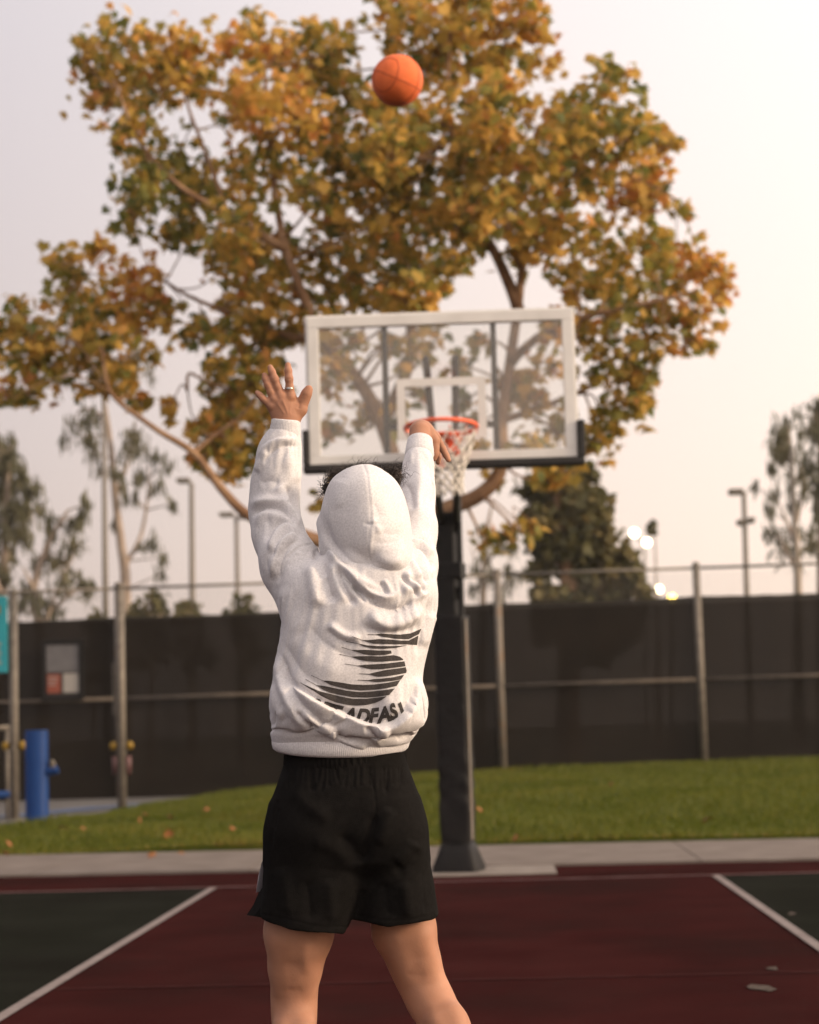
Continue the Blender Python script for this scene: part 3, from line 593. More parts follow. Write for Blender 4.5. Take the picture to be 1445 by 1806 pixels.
far_tree('palm_top_tree', 'small dark tree tip behind the twin lit floodlights', 62, [(1158, 1330), (1157, 1000), (1152, 935)], [], B('1152 930 8,1146 938 6,1158 936 6,1150 926 5'), M['dark_leaf'], leaf_clump, .2, 60, .05, .9)

# ------------------------------------------------------------------ light poles
def light_pole(px_b, px_t, py_t, Y, label, heads, r=.06, lit=None, nm='light_pole', colr='steel'):
    b_ = aty(px_b, 1130, Y); t = aty(px_t, py_t, Y)
    root = empty(nm, (b_.x, Y, .1), label, 'light pole', 'light poles beyond the fence')
    mb = MB(); dx = (t.x - b_.x) / (t.z - b_.z); x0 = b_.x - dx * (b_.z - .1)
    mb.tube([(x0, Y, .1), (t.x, Y, t.z)], [r * 1.25, r * .75], 10); mb.build('pole', M[colr], root, True)
    for (ax, ay, hx, hy, wd, isl) in heads:           # arm start on the pole, head position, head width (pixels), lamp material
        a, h = aty(ax, ay, Y), aty(hx, hy, Y); wdm = wd / FOC * Y
        mb = MB(); mb.tube([a, (a + h) / 2 + Vector((0, 0, .04)), h], .03, 6); arm = mb.build('arm', M[colr], root, True)
        mb = MB(); mb.box((h.x - wdm / 2, Y - .18, h.z - .05), (h.x + wdm / 2, Y + .18, h.z + .07), bev=.03); hd = mb.build('lamp_head', M['black_steel'] if colr == 'dark' else M['steel'], root)
        mb = MB()
        if isl: mb.tube([(h.x, Y - .22, h.z), (h.x, Y - .26, h.z)], [wdm * .5, wdm * .44], 14)
        else: mb.box((h.x - wdm * .4, Y - .14, h.z - .065), (h.x + wdm * .4, Y + .14, h.z - .052))
        mb.build('lens', M[isl] if isl else M['poster_white'], hd)
    return root
light_pole(187, 183, 690, 50, 'tallest thin light pole standing among the left gum trees', [(183, 692, 200, 688, 26, None)], .075)
light_pole(340, 338, 852, 52, 'light pole with a single lamp head, left of the raised left arm', [(338, 853, 324, 848, 24, None)], .085)
light_pole(421, 417, 912, 58, 'light pole with a flat twin head beside the raised left arm', [(417, 913, 400, 908, 26, None), (417, 913, 428, 912, 12, None)], .08)
light_pole(1320, 1312, 868, 46, 'light pole with upper arm and two lower heads right of the lit lamps', [(1312, 870, 1298, 868, 26, None), (1315, 925, 1307, 922, 14, None), (1315, 925, 1325, 918, 12, None)], .075)
light_pole(1410, 1396, 785, 52, 'tall thin pole without lamp arm in front of the right gum trees', [], .07)
light_pole(1139, 1137, 962, 60, 'floodlight pole with two lit white lamps right of the evergreen', [(1137, 964, 1118, 941, 16, 'lamp_glow'), (1137, 964, 1140, 958, 15, 'lamp_glow')], .04)
light_pole(1163, 1162, 1046, 60, 'short lamp post with a lit white lamp just above the fence cloth', [(1162, 1044, 1162, 1040, 13, 'lamp_glow')], .04)
light_pole(1185, 1185, 1062, 42, 'yellow lit lamp glowing through the fence cloth below the white one', [(1185, 1060, 1184, 1056, 15, 'lamp_glow_yellow')], .04)

# ------------------------------------------------------------------ haze added to mimic lens flare: one closed box of thin air round everything
hz = bpy.data.materials.new('haze'); hz.use_nodes = True; n = hz.node_tree; n.nodes.clear(); out = n.nodes.new('ShaderNodeOutputMaterial'); pv_ = n.nodes.new('ShaderNodeVolumePrincipled')
pv_.inputs['Color'].default_value = (.97, .93, .90, 1); pv_.inputs['Density'].default_value = .00045; pv_.inputs['Anisotropy'].default_value = .3; n.links.new(pv_.outputs[0], out.inputs['Volume'])
mb = MB(); mb.box((-170, -70, -1.1), (170, 270, 15.0)); tag(mb.build('haze', hz), kind='stuff')

# ------------------------------------------------------------------ basketball hoop
BYp = 13.17; BXc = -0.262
hoop = empty('basketball_hoop', (BXc, 15.75, .014), 'glass basketball hoop with white frame, orange rim and black padded pole at the baseline', 'basketball hoop')
x0, x1, z0, z1 = -1.152, .632, 2.905, 3.906; fw = .075
def boxp(name, lo, hi, m, parent=hoop, bev=.004): mb = MB(); mb.box(lo, hi, bev=bev); return mb.build(name, M[m], parent)
fr = MB(); d0, d1 = BYp - .03, BYp + .03
fr.box((x0, d0, z1 - fw), (x1, d1, z1), bev=.004); fr.box((x0, d0, z0), (x1, d1, z0 + fw * .8), bev=.004)
fr.box((x0, d0, z0 + fw * .8), (x0 + fw, d1, z1 - fw), bev=.004); fr.box((x1 - fw, d0, z0 + fw * .8), (x1, d1, z1 - fw), bev=.004)
fo_ = fr.build('backboard_frame', M['white_frame'], hoop)
lip = MB(); g_ = .012
lip.box((x0 - g_, BYp + .005, z1 + .002), (x1 + g_, d1 + .035, z1 + .016)); lip.box((x0 - .016, BYp + .005, z0), (x0 - .002, d1 + .035, z1)); lip.box((x1 + .002, BYp + .005, z0), (x1 + .012, d1 + .02, z1))
lip.build('rear_rim_angle', M['white_frame'], fo_)
boxp('backboard_glass', (x0 + fw, BYp - .006, z0 + fw * .8), (x1 - fw, BYp + .006, z1 - fw), 'glass', bev=0)
sq = MB(); a0, a1, b0_, b1_ = BXc - .298, BXc + .298, 3.055, 3.468; lw = .055; e0, e1 = BYp - .011, BYp - .008
sq.box((a0, e0, b1_ - lw), (a1, e1, b1_)); sq.box((a0, e0, b0_), (a1, e1, b0_ + lw)); sq.box((a0, e0, b0_ + lw), (a0 + lw, e1, b1_ - lw)); sq.box((a1 - lw, e0, b0_ + lw), (a1, e1, b1_ - lw))
sq.build('target_square', M['white_frame'], hoop)
pad = MB(); q = .045; zp = 2.850
pad.box((x0 - q, d0 - .028, zp), (x1 + q, d1 + .03, z0 - .002), bev=.012); pad.box((x0 - q, d0 - .026, z0 - .002), (x0 - .003, d1 + .03, z0 + .235), bev=.010); pad.box((x1 + .003, d0 - .026, z0 - .002), (x1 + q + .008, d1 + .03, z0 + .245), bev=.010)
pad.build('edge_padding', M['black_pad'], hoop)
for px in (681, 873):
    X = aty(px, 690, BYp + .1).x; boxp('support_upright', (X - .02, BYp + .04, z0 + .0), (X + .02, BYp + .10, z1 - .03), 'black_steel')
for zz, xa, xb in ((3.155, BXc - .36, BXc + .36), (3.70, BXc - .36, BXc + .36)):
    if zz < 3.3:
        boxp('support_crossbar', (xa, BYp + .045, zz - .02), (BXc - .16, BYp + .095, zz + .02), 'black_steel'); boxp('support_crossbar', (BXc + .16, BYp + .045, zz - .02), (xb, BYp + .095, zz + .02), 'black_steel')
# rim, its plate and braces
RC = Vector((BXc, 12.79, 3.068)); RRr = .232
mb = MB(); mb.tube([RC + Vector((RRr * math.cos(a), RRr * math.sin(a), .008 - .02 * math.sin(a))) for a in np.linspace(0, 2 * math.pi, 49)[:-1]], .0145, 10, closed=True); rim = mb.build('rim', M['orange'], hoop, True)
mb = MB(); mb.box((BXc - .115, BYp - .035, 2.935), (BXc + .115, BYp - .0315, 3.085)); mb.box((BXc - .10, 12.99, 3.058), (BXc + .10, BYp - .036, 3.078))
mb.box((BXc - .10, 13.03, 2.95), (BXc + .10, BYp - .036, 3.057)); mb.build('rim_bracket', M['orange'], hoop)
for s_ in (-1, 1):
    mb = MB(); mb.tube([RC + Vector((s_ * .13, RRr * .80, -.006)), (BXc + s_ * .075, BYp - .04, 2.95)], .011, 8); mb.build('rim_brace', M['orange'], hoop, True)
mb = MB(); mb.add([(BXc - .05, 12.86, 3.05), (BXc + .05, 12.86, 3.05), (BXc + .04, 13.03, 2.96), (BXc - .04, 13.03, 2.96)], [(0, 1, 2, 3)]); mb.box((BXc - .04, 12.98, 2.84), (BXc + .015, 13.03, 2.95)); mb.build('rim_spring_housing', M['orange'], hoop)
mb = MB()
for k in range(12):
    a = 2 * math.pi * (k + .5) / 12; c = RC + Vector((RRr * math.cos(a), RRr * math.sin(a), -.018)); mb.tube([c + Vector((math.cos(a) * .009 * math.cos(t), math.sin(a) * .009 * math.cos(t), .011 * math.sin(t))) for t in np.linspace(0, 2 * math.pi, 7)[:-1]], .003, 4, closed=True)
mb.build('net_hook', M['orange'], rim)
net = MB(); rows = [(0, .226), (.085, .196), (.145, .168), (.20, .143), (.25, .123), (.295, .110), (.335, .102), (.37, .098), (.40, .100)]
def npt(r, k):
    dz, rad = rows[r]; a = 2 * math.pi * (k + (.5 if r % 2 == 0 else 0)) / 12; t = dz / .4
    return RC + Vector((rad * math.cos(a) + .035 * t + .010 * noise.noise(Vector((k * 1.3, r, 0))), rad * math.sin(a) + .008 * noise.noise(Vector((k, r * 2, 5))), -.02 - dz + .014 * noise.noise(Vector((k * .7, r, 9)))))
for r in range(len(rows) - 1):
    for k in range(12):
        p = npt(r, k)
        for k2 in ((k, k + 1) if r % 2 == 0 else (k - 1, k)):
            e = npt(r + 1, k2 % 12); mdl = (p + e) / 2 + (RC - Vector((0, 0, .2)) - (p + e) / 2).normalized() * .004; net.tube([p, mdl, e], .0058, 5)
for r in range(1, len(rows)):
    for k in range(12):
        p = npt(r, k); net.tube([p + Vector((0, 0, .008)), p - Vector((0, 0, .008))], .0105, 5)
net.build('net', M['net'], hoop)
# arms, pole, pads
PY = 15.78; PX = aty(800, 1200, PY).x
pang = Matrix.Translation((PX, PY, 0)) @ Matrix.Rotation(R_(-13), 4, 'Z')
def pbox(name, lo, hi, m, bev=.006, par=hoop): mb = MB(); mb.box(lo, hi, pang, bev); return mb.build(name, M[m], par)
ztop = aty(800, 905, PY).z
pbox('pole', (-.104, -.07, .02), (.045, .08, ztop), 'black_steel')
pbox('lift_bar', (.066, -.03, .9), (.102, .03, aty(815, 820, PY).z), 'black_steel')
pbox('collar', (-.116, -.085, ztop - .52), (.108, .095, ztop - .40), 'black_steel')
pbox('pole_cap', (-.110, -.076, ztop - .05), (.051, .086, ztop + .004), 'black_steel')
for zz in (ztop - .09, ztop - .62): pbox('bar_bracket', (.045, -.02, zz - .07), (.066, .02, zz + .03), 'black_steel', .002)
pt = pang @ Vector((0, 0, ztop))
for zz0, zz1 in ((ztop - .07, 3.02), (ztop - .04, 3.62)):
    for s_ in (-.10, .10):
        mb = MB(); mb.tube([(PX + s_ * .6, PY - .02, zz0), (BXc + s_, BYp + .11, zz1)], .026, 8); mb.build('support_arm', M['black_steel'], hoop, True)
# vinyl pole pad with folds, side seam strip coloured pale as if sunlit and flared foot
zpt, zpb = aty(805, 1087, PY).z, .24; n1, n2 = 10, 60; prof = []
def pad_ring(z, wx, wy, cx=0.0):
    pts = []
    for i in range(40):
        a = 2 * math.pi * i / 40; c, s_ = math.cos(a), math.sin(a); e = .22
        x_ = math.copysign(abs(c) ** e, c) * wx; y_ = math.copysign(abs(s_) ** e, s_) * wy
        low = max(0, 1 - (z - zpb) / 1.4); k = 1 + .055 * low * math.sin(z * 26 + 3 * x_ / wx + 2 * math.sin(z * 9)) + .012 * noise.noise(Vector((x_ * 9, y_ * 9, z * 7)))
        pts.append(pang @ Vector((cx + x_ * k, y_ * k, z)))
    return pts
mb = MB(); vs = []; rowsN = 90
for j in range(rowsN + 1): vs += pad_ring(zpb + (zpt - zpb) * j / rowsN, .122, .118)
fs = [(j*40+i, j*40+(i+1)%40, (j+1)*40+(i+1)%40, (j+1)*40+i) for j in range(rowsN) for i in range(40)] + [tuple(rowsN * 40 + i for i in range(40))]
mb.add(vs, fs); ppad = mb.build('pole_pad', M['vinyl'], hoop, True)
pbox('pad_lit_seam_strip', (.127, -.095, zpb + .02), (.135, -.045, zpt - .03), 'rust_steel', .002, ppad)  # pale colour imitates sunlight on the side edge of the pad
mb = MB(); vs = []
for z, wx, wy in ((.016, .185, .18), (.05, .182, .178), (.16, .142, .138), (.236, .118, .114)):
    for i in range(40):
        a = 2 * math.pi * i / 40; c, s_ = math.cos(a), math.sin(a); vs.append(pang @ Vector((math.copysign(abs(c) ** .25, c) * wx, math.copysign(abs(s_) ** .25, s_) * wy, z)))
mb.add(vs, [(j*40+i, j*40+(i+1)%40, (j+1)*40+(i+1)%40, (j+1)*40+i) for j in range(3) for i in range(40)] + [tuple(3 * 40 + i for i in range(40))]); mb.build('base_pad', M['vinyl'], hoop, True)

# ------------------------------------------------------------------ basketball in the air
BC = at(701, 142, 9.36); BR = 45.5 / FOC * 9.36
ball = empty('basketball', BC, 'orange basketball in the air in front of the sycamore crown', 'basketball')
bm = bmesh.new(); bmesh.ops.create_uvsphere(bm, u_segments=64, v_segments=40, radius=BR); mb = MB(); bm.verts.index_update()
mb.add([v.co + BC for v in bm.verts], [[v.index for v in f.verts] for f in bm.faces]); bm.free(); mb.build('cover', M['ball'], ball, True)
Rb = Matrix.Rotation(R_(26), 3, 'Y') @ Matrix.Rotation(R_(12), 3, 'X') @ Matrix.Rotation(R_(62), 3, 'Z')
def seam(fn):
    mb = MB(); mb.tube([BC + Rb @ (Vector(fn(t)).normalized() * (BR - .0006)) for t in np.linspace(0, 2 * math.pi, 73)[:-1]], .0026, 6, closed=True); mb.build('seam', M['ball_seam'], ball, True)
seam(lambda t: (math.cos(t), math.sin(t), 0)); seam(lambda t: (0, math.cos(t), math.sin(t)))
for s_ in (-1, 1): seam(lambda t: (s_ * (.80 + .12 * math.cos(2 * t)), .62 * math.cos(t), .62 * math.sin(t)))

# ------------------------------------------------------------------ fallen leaves on the lawn
M['dry_leaf'] = mat('dry_leaf', (.20, .075, .025), (.30, .12, .04), 40, .8)
dry = []
for k in range(4):
    lv, lf = leaf_star(.3 + .15 * k, .5 + .2 * k); me = np_mesh('fallen_leaf', lv, lf); me.materials.append(M['dry_leaf']); dry.append(me)
FL = [(150, 1466, 'beside the foot of the blue drinking fountain'), (112, 1462, 'just right of the blue drinking fountain'), (255, 1438, 'below the pole with pink grips'), (298, 1442, 'on the crest of the lawn left of the player'),
      (298, 1478, 'on the middle of the lawn left of the player'), (245, 1455, 'on the upper lawn below the notice'), (365, 1428, 'high on the lawn close to the player'), (408, 1462, 'on the lawn close to the shorts of the player'),
      (20, 1493, 'near the left edge of the picture'), (14, 1508, 'at the path edge by the left edge of the picture'), (320, 1507, 'at the path edge left of the player'), (262, 1511, 'small one at the path edge below the notice'),
      (849, 1432, 'right of the padded pole'), (905, 1485, 'on the lawn right of the pole foot'), (1248, 1447, 'on the lawn below the right fence post'), (1075, 1386, 'high on the lawn between the two fence posts')]
for i, (px, py, lb) in enumerate(FL):
    r = ray(px, py); d = 18.0
    for _ in range(300):
        p = CAM + r * d
        if p.z < float(bank_z(p.x, p.y)) + .03: break
        d += .05
    o = bpy.data.objects.new('fallen_leaf', dry[i % 4]); col.objects.link(o)
    o.location = p + Vector((0, 0, .03)); o.scale = [rng.uniform(.10, .15)] * 3; o.rotation_euler = (rng.normal(0, .5) + .5, rng.normal(0, .4), rng.uniform(0, 6.28))
    tag(o, 'fallen orange brown leaf ' + lb, 'leaf', 'fallen leaves on the lawn')
#@PERSON
# ------------------------------------------------------------------ the player: implicit surfaces meshed with surface nets
D0 = 4.85
def P(px, py, w_=0.0): return np.array(at(px, py, D0 + w_), float)
class Field:
    def __init__(s, lo, hi, h):
        s.lo = np.array(lo, float); s.h = h; s.n = np.ceil((np.array(hi) - s.lo) / h).astype(int) + 1
        s.f = np.full(s.n, 1.0, np.float32)
    def sub(s, lo, hi):
        a = np.clip(np.floor((np.array(lo) - s.lo) / s.h).astype(int), 0, s.n); b = np.clip(np.ceil((np.array(hi) - s.lo) / s.h).astype(int) + 1, 0, s.n)
        if (b <= a).any(): return None
        ax = [(s.lo[i] + np.arange(a[i], b[i]) * s.h).astype(np.float32) for i in range(3)]
        return tuple(slice(a[i], b[i]) for i in range(3)), np.meshgrid(*ax, indexing='ij')
    def put(s, fn, lo, hi, k, mode='u'):
        m = k + 4 * s.h; r = s.sub(np.array(lo) - m, np.array(hi) + m)
        if r is None: return s
        sl, (X, Y, Z) = r; d = fn(X, Y, Z); A = s.f[sl]
        if mode == 'u':
            hh = np.maximum(k - np.abs(A - d), 0) / max(k, 1e-6); s.f[sl] = np.minimum(A, d) - hh * hh * k * .25
        elif mode == 'sub':
            d = -d; hh = np.maximum(k - np.abs(A - d), 0) / max(k, 1e-6); s.f[sl] = np.maximum(A, d) + hh * hh * k * .25
        return s
    def cone(s, a, b, ra, rb, k=.02):
        a, b = np.asarray(a, float), np.asarray(b, float); ab = b - a; L2 = float(ab @ ab) + 1e-9
        def fn(X, Y, Z):
            t = np.clip(((X - a[0]) * ab[0] + (Y - a[1]) * ab[1] + (Z - a[2]) * ab[2]) / L2, 0, 1)
            return np.sqrt((X - a[0] - t * ab[0]) ** 2 + (Y - a[1] - t * ab[1]) ** 2 + (Z - a[2] - t * ab[2]) ** 2) - (ra + (rb - ra) * t)
        r = max(ra, rb); return s.put(fn, np.minimum(a, b) - r, np.maximum(a, b) + r, k)
    def chain(s, pts, k=.02):
        for (a, ra), (b, rb) in zip(pts[:-1], pts[1:]): s.cone(a, b, ra, rb, k)
        return s
    def ell(s, c, r, k=.02, R=None, mode='u'):
        c = np.asarray(c, float); r = np.asarray(r, float); Rm = np.eye(3) if R is None else np.array(R)
        def fn(X, Y, Z):
            q = [Rm[0][i] * (X - c[0]) + Rm[1][i] * (Y - c[1]) + Rm[2][i] * (Z - c[2]) for i in range(3)]
            k0 = np.sqrt(sum((q[i] / r[i]) ** 2 for i in range(3))); k1 = np.sqrt(sum((q[i] / r[i] ** 2) ** 2 for i in range(3))) + 1e-6
            return k0 * (k0 - 1) / k1
        m = r.max(); return s.put(fn, c - m, c + m, k, mode)
    def loft(s, rows, k=.02, e=2.3, mode='u', inset=0.0):
        """rows: (px y, px left, px right, half depth, depth offset)"""
        T = []
        for py, xl, xr, ry, w_ in rows:
            L, Rr = P(xl, py, w_), P(xr, py, w_); c = (L + Rr) / 2; T.append((c[2], c[0], c[1], np.linalg.norm(Rr - L) / 2 - inset, ry - inset))
        T = np.array(sorted(T)); zz = np.linspace(T[0, 0], T[-1, 0], 80); kern = np.array([1, 2, 3, 2, 1]) / 9.
        def sm(v): q = np.interp(zz, T[:, 0], v); return np.convolve(np.pad(q, 2, mode='edge'), kern, 'valid')
        cx, cy, rx, ry = sm(T[:, 1]), sm(T[:, 2]), sm(T[:, 3]), sm(T[:, 4])
        def fn(X, Y, Z):
            z = Z[0, 0, :]; a, b, c, d = (np.interp(z, zz, v).astype(np.float32) for v in (cx, cy, rx, ry))
            q = (np.abs((X - a) / c) ** e + np.abs((Y - b) / d) ** e) ** (1 / e)
            return np.maximum((q - 1) * np.minimum(c, d), np.maximum(zz[0] - Z, Z - zz[-1]))
        lo = (min(cx - rx), min(cy - ry), zz[0]); hi = (max(cx + rx), max(cy + ry), zz[-1])
        return s.put(fn, lo, hi, k, mode)
    def mesh(s, smooth=3):
        f, h = s.f, s.h; S = f < 0; nx, ny, nz = f.shape
        cnt = np.zeros((nx - 1, ny - 1, nz - 1), np.int8)
        cs = [(i, j, k) for i in (0, 1) for j in (0, 1) for k in (0, 1)]
        for i, j, k in cs: cnt += S[i:nx-1+i, j:ny-1+j, k:nz-1+k]
        act = (cnt > 0) & (cnt < 8); I = np.argwhere(act); ids = np.full(act.shape, -1, np.int64); ids[act] = np.arange(len(I))
        V = np.zeros((len(I), 3)); C = np.zeros(len(I))
        val = {c: f[I[:, 0] + c[0], I[:, 1] + c[1], I[:, 2] + c[2]] for c in cs}
        for c in cs:
            for ax in range(3):
                if c[ax] == 0:
                    d = list(c); d[ax] = 1; fa, fb = val[c], val[tuple(d)]; m_ = (fa < 0) != (fb < 0)
                    t = np.where(m_, fa / np.where(m_, fa - fb, 1), 0); q = np.tile(np.array(c, float), (len(I), 1)); q[:, ax] += t
                    V += q * m_[:, None]; C += m_
        V = (I + V / C[:, None]) * h + s.lo
        Fs = []
        for ax in range(3):
            u, v = (ax + 1) % 3, (ax + 2) % 3; a = [slice(None)] * 3; b = [slice(None)] * 3; a[ax] = slice(0, -1); b[ax] = slice(1, None)
            s0, s1 = S[tuple(a)], S[tuple(b)]; E = np.argwhere(s0 != s1); E = E[(E[:, u] > 0) & (E[:, v] > 0) & (E[:, u] < f.shape[u] - 1) & (E[:, v] < f.shape[v] - 1)]
            flip = ~s0[E[:, 0], E[:, 1], E[:, 2]]; q = []
            for du, dv in ((-1, -1), (0, -1), (0, 0), (-1, 0)):
                g = E.copy(); g[:, u] += du; g[:, v] += dv; q.append(ids[g[:, 0], g[:, 1], g[:, 2]])
            q = np.stack(q, 1); q[flip] = q[flip][:, ::-1]; Fs.append(q)
        Fs = np.concatenate(Fs)
        for _ in range(smooth): V = laplace(V, Fs, .5)
        return V, Fs
def laplace(V, Fs, a):
    e = np.concatenate([Fs[:, [0, 1]], Fs[:, [1, 2]], Fs[:, [2, 3]], Fs[:, [3, 0]]]); n = len(V)
    c = np.bincount(e[:, 0], minlength=n) + 1e-9
    av = np.stack([np.bincount(e[:, 0], V[e[:, 1], i], n) for i in range(3)], 1) / c[:, None]
    return V + a * (av - V) * (c > 1)[:, None]
def vnormals(V, Fs):
    nf = np.cross(V[Fs[:, 2]] - V[Fs[:, 0]], V[Fs[:, 3]] - V[Fs[:, 1]]); N = np.zeros_like(V)
    for i in range(4):
        for a in range(3): N[:, a] += np.bincount(Fs[:, i], nf[:, a], len(V))
    return N / (np.linalg.norm(N, axis=1, keepdims=True) + 1e-12)
def c1(*t): return [(400 + x / 3.1413, 600 + y / 3.1413) for x, y in t]
def c2(*t): return [(400 + x / 3.1413, 1000 + y / 3.1413) for x, y in t]
def c3(*t): return [(500 + x / 5.352, 1090 + y / 5.352) for x, y in t]
def cs_(*t): return [(400 + x / 2.89, 1380 + y / 2.89) for x, y in t]
def ch(*t): return [(540 + x / 6.945, 800 + y / 6.945) for x, y in t]
def smooth_line(pts, n=5):
    return np.array([tuple(v)[:2] for v in catmull([(x, y, 0) for x, y in pts], n)])
def line_dist(pp, L):
    """unsigned distance, side (+ = below a line drawn to the right) and arc position of every point PP from polyline L"""
    best = np.full(len(pp), 1e9); side = np.zeros(len(pp)); tt = np.zeros(len(pp)); seg = np.linalg.norm(np.diff(L, axis=0), axis=1); cum = np.concatenate([[0], np.cumsum(seg)])
    for i in range(len(L) - 1):
        a, d = L[i], L[i + 1] - L[i]; q = pp - a; t = np.clip((q @ d) / (d @ d + 1e-9), 0, 1); r = q - t[:, None] * d; dd = np.hypot(r[:, 0], r[:, 1]); m_ = dd < best
        best[m_] = dd[m_]; side[m_] = np.sign(d[0] * q[m_, 1] - d[1] * q[m_, 0]); tt[m_] = (cum[i] + t[m_] * seg[i]) / cum[-1]
    return best, side, tt
def strokes(V, Fs, S, facing=.15):
    """raise folds: S = (kind, points, height mm, width px, width on the far side px)"""
    N = vnormals(V, Fs); pp = project(V); view = V - np.array(CAM); view /= np.linalg.norm(view, axis=1, keepdims=True)
    fac = np.clip((-(N * view).sum(1) - 0.0) / facing, 0, 1); H = np.zeros(len(V))
    for st in S:
        kind, pts, amp, wa = st[:4]; wb = st[4] if len(st) > 4 else wa; L = smooth_line(pts)
        m_ = (pp[:, 0] > L[:, 0].min() - 60) & (pp[:, 0] < L[:, 0].max() + 60) & (pp[:, 1] > L[:, 1].min() - 60) & (pp[:, 1] < L[:, 1].max() + 60) & (fac > 0)
        ii = np.where(m_)[0]
        if not len(ii): continue
        d, s_, t = line_dist(pp[ii], L); tp = np.clip(np.minimum(t, 1 - t) / .22, 0, 1); tp = tp * tp * (3 - 2 * tp)
        if kind == 'g': tp = np.ones_like(tp)
        wd = np.where(s_ > 0, wa, wb)
        if kind == 's':                                   # an overlapping layer: steep edge, fading away below it
            sd = d * s_; edge = np.clip((sd + 1.6) / 3.2, 0, 1); edge = edge * edge * (3 - 2 * edge); g = edge * np.exp(-np.maximum(sd, 0) / wa) - .35 * np.exp(-((sd + 4) / 5) ** 2)
        elif kind == 'k': g = np.exp(-d / wd)              # a crease where two flat panels meet
        elif kind == 'v': g = np.exp(-(d / wd) ** 1.35)     # a pinched valley
        else: g = np.exp(-(d / wd) ** 2)
        H[ii] += amp * .001 * g * tp
    return V + N * (H * fac)[:, None], H
def qlink(name, V, Fs, m, parent): return link(name, np_mesh(name, V, Fs, True), m, parent)

# materials of the player
def cloth(name, c1_, c2_, fleck, weave, sheen=.15, bump=.25):
    m = mat(name, c1_, c2_, fleck, .95, bump=bump, bscale=weave, spec=.04, detail=6); m.node_tree.nodes['Principled BSDF'].inputs['Sheen Weight'].default_value = sheen
    return m
M['fleece'] = cloth('heather_fleece', (.50, .485, .50), (.645, .625, .64), 230, 520, .1, .08)
M['black_cloth'] = cloth('black_jersey', (.0055, .005, .0048), (.009, .0082, .0078), 90, 500, .0, .25)
M['print'] = cloth('dark_print', (.040, .035, .034), (.075, .068, .066), 300, 500, .0, .15)
M['side_white'] = cloth('pale_side_panel', (.40, .39, .45), (.50, .48, .55), 60, 300)
M['skin'] = mat('skin', (.325, .157, .095), (.405, .205, .130), 9, .6, bump=.06, bscale=150, spec=.22, c3=(.345, .170, .107))
b = M['skin'].node_tree.nodes['Principled BSDF']; b.inputs['Subsurface Weight'].default_value = .12; b.inputs['Subsurface Radius'].default_value = (.012, .005, .003); b.inputs['Subsurface Scale'].default_value = .6
M['hair'] = mat('dark_hair', (.016, .010, .008), (.035, .020, .014), 40, .45, spec=.5)
M['silver'] = mat('silver', (.55, .53, .50), None, rough=.25, metal=1.0)
M['shoe'] = mat('shoe_white', (.55, .54, .53), (.62, .61, .60), 20, .7, bump=.2)
M['sole'] = mat('shoe_sole', (.35, .34, .33), None, rough=.8)
M['sock'] = mat('sock', (.6, .59, .58), None, rough=.95)

gp = P(625, 1500); person = empty('person', (gp[0], gp[1], 0.0), 'person in pale grey hooded sweatshirt and black shorts, arms raised after shooting', 'person')

# ---- joints
LW = .20
sh_l, el_l, wr_l = P(535, 1018, .02), P(484, 897, .21), P(505, 752, LW)
sh_r, el_r, wr_r = P(722, 1025, .03), P(737, 868, .29), P(741, 776, .42)
hip_l, hip_r = P(562, 1450, .02), P(672, 1450, .03)
kn_l, kn_r = P(519, 1758, .03), P(742, 1728, .05)
an_l, an_r = P(521, 2058, .02), P(893, 2000, -.08)
HC = P(643, 905, .055)
tilt = Matrix.Rotation(R_(24), 3, 'X')                    # the head looks up after the ball
def hd(x, y, z): return HC + np.array(tilt @ Vector((x, y, z)))    # x right, y forward, z up
HR = [list(r_) for r_ in tilt]

# ---- body: torso, limbs and head at 5 mm, each hand and forearm at 1.8 mm, one mesh
Fb = Field((-.95, 4.30, -.02), (.55, 5.45, 2.0), .005)
Fb.chain([(P(612, 1440, .02), .105), (P(606, 1330, .02), .100), (P(625, 1180, .0), .118), (P(640, 1080, .01), .100), (P(645, 1030, .02), .070)], .05)
for s_ in (-1, 1): Fb.cone(P(630 + 62 * s_, 1070, .02), P(630 + 66 * s_, 1150, .02), .055, .055, .05)
Fb.chain([(P(645, 1030, .02), .055), (P(645, 965, .04), .054)], .04)
Fb.ell(HC, (.076, .096, .105), .02, HR).ell(hd(0, .045, -.06), (.052, .055, .055), .03, HR)
Fb.cone(hd(0, .092, .015), hd(0, .112, -.022), .008, .013, .012).ell(hd(0, .085, .035), (.05, .018, .010), .015, HR)
for s_ in (-1, 1):
    Fb.ell(hd(s_ * .030, .092, .016), (.016, .010, .010), .008, HR, 'sub'); Fb.ell(hd(s_ * .078, -.005, -.01), (.008, .022, .034), .006, HR); Fb.ell(hd(s_ * .040, .066, -.02), (.022, .022, .022), .02, HR)
Fb.ell(hd(0, .096, -.052), (.022, .008, .006), .006, HR).ell(hd(0, .093, -.064), (.020, .009, .007), .006, HR).ell(hd(0, .083, -.09), (.022, .018, .018), .02, HR)
Fb.chain([(sh_l, .046), (el_l, .036), ((el_l * .5 + wr_l * .5), .031), (wr_l, .026)], .02)
Fb.chain([(sh_r, .042), (el_r, .028), ((el_r * .5 + wr_r * .5), .025), (wr_r, .024)], .02)
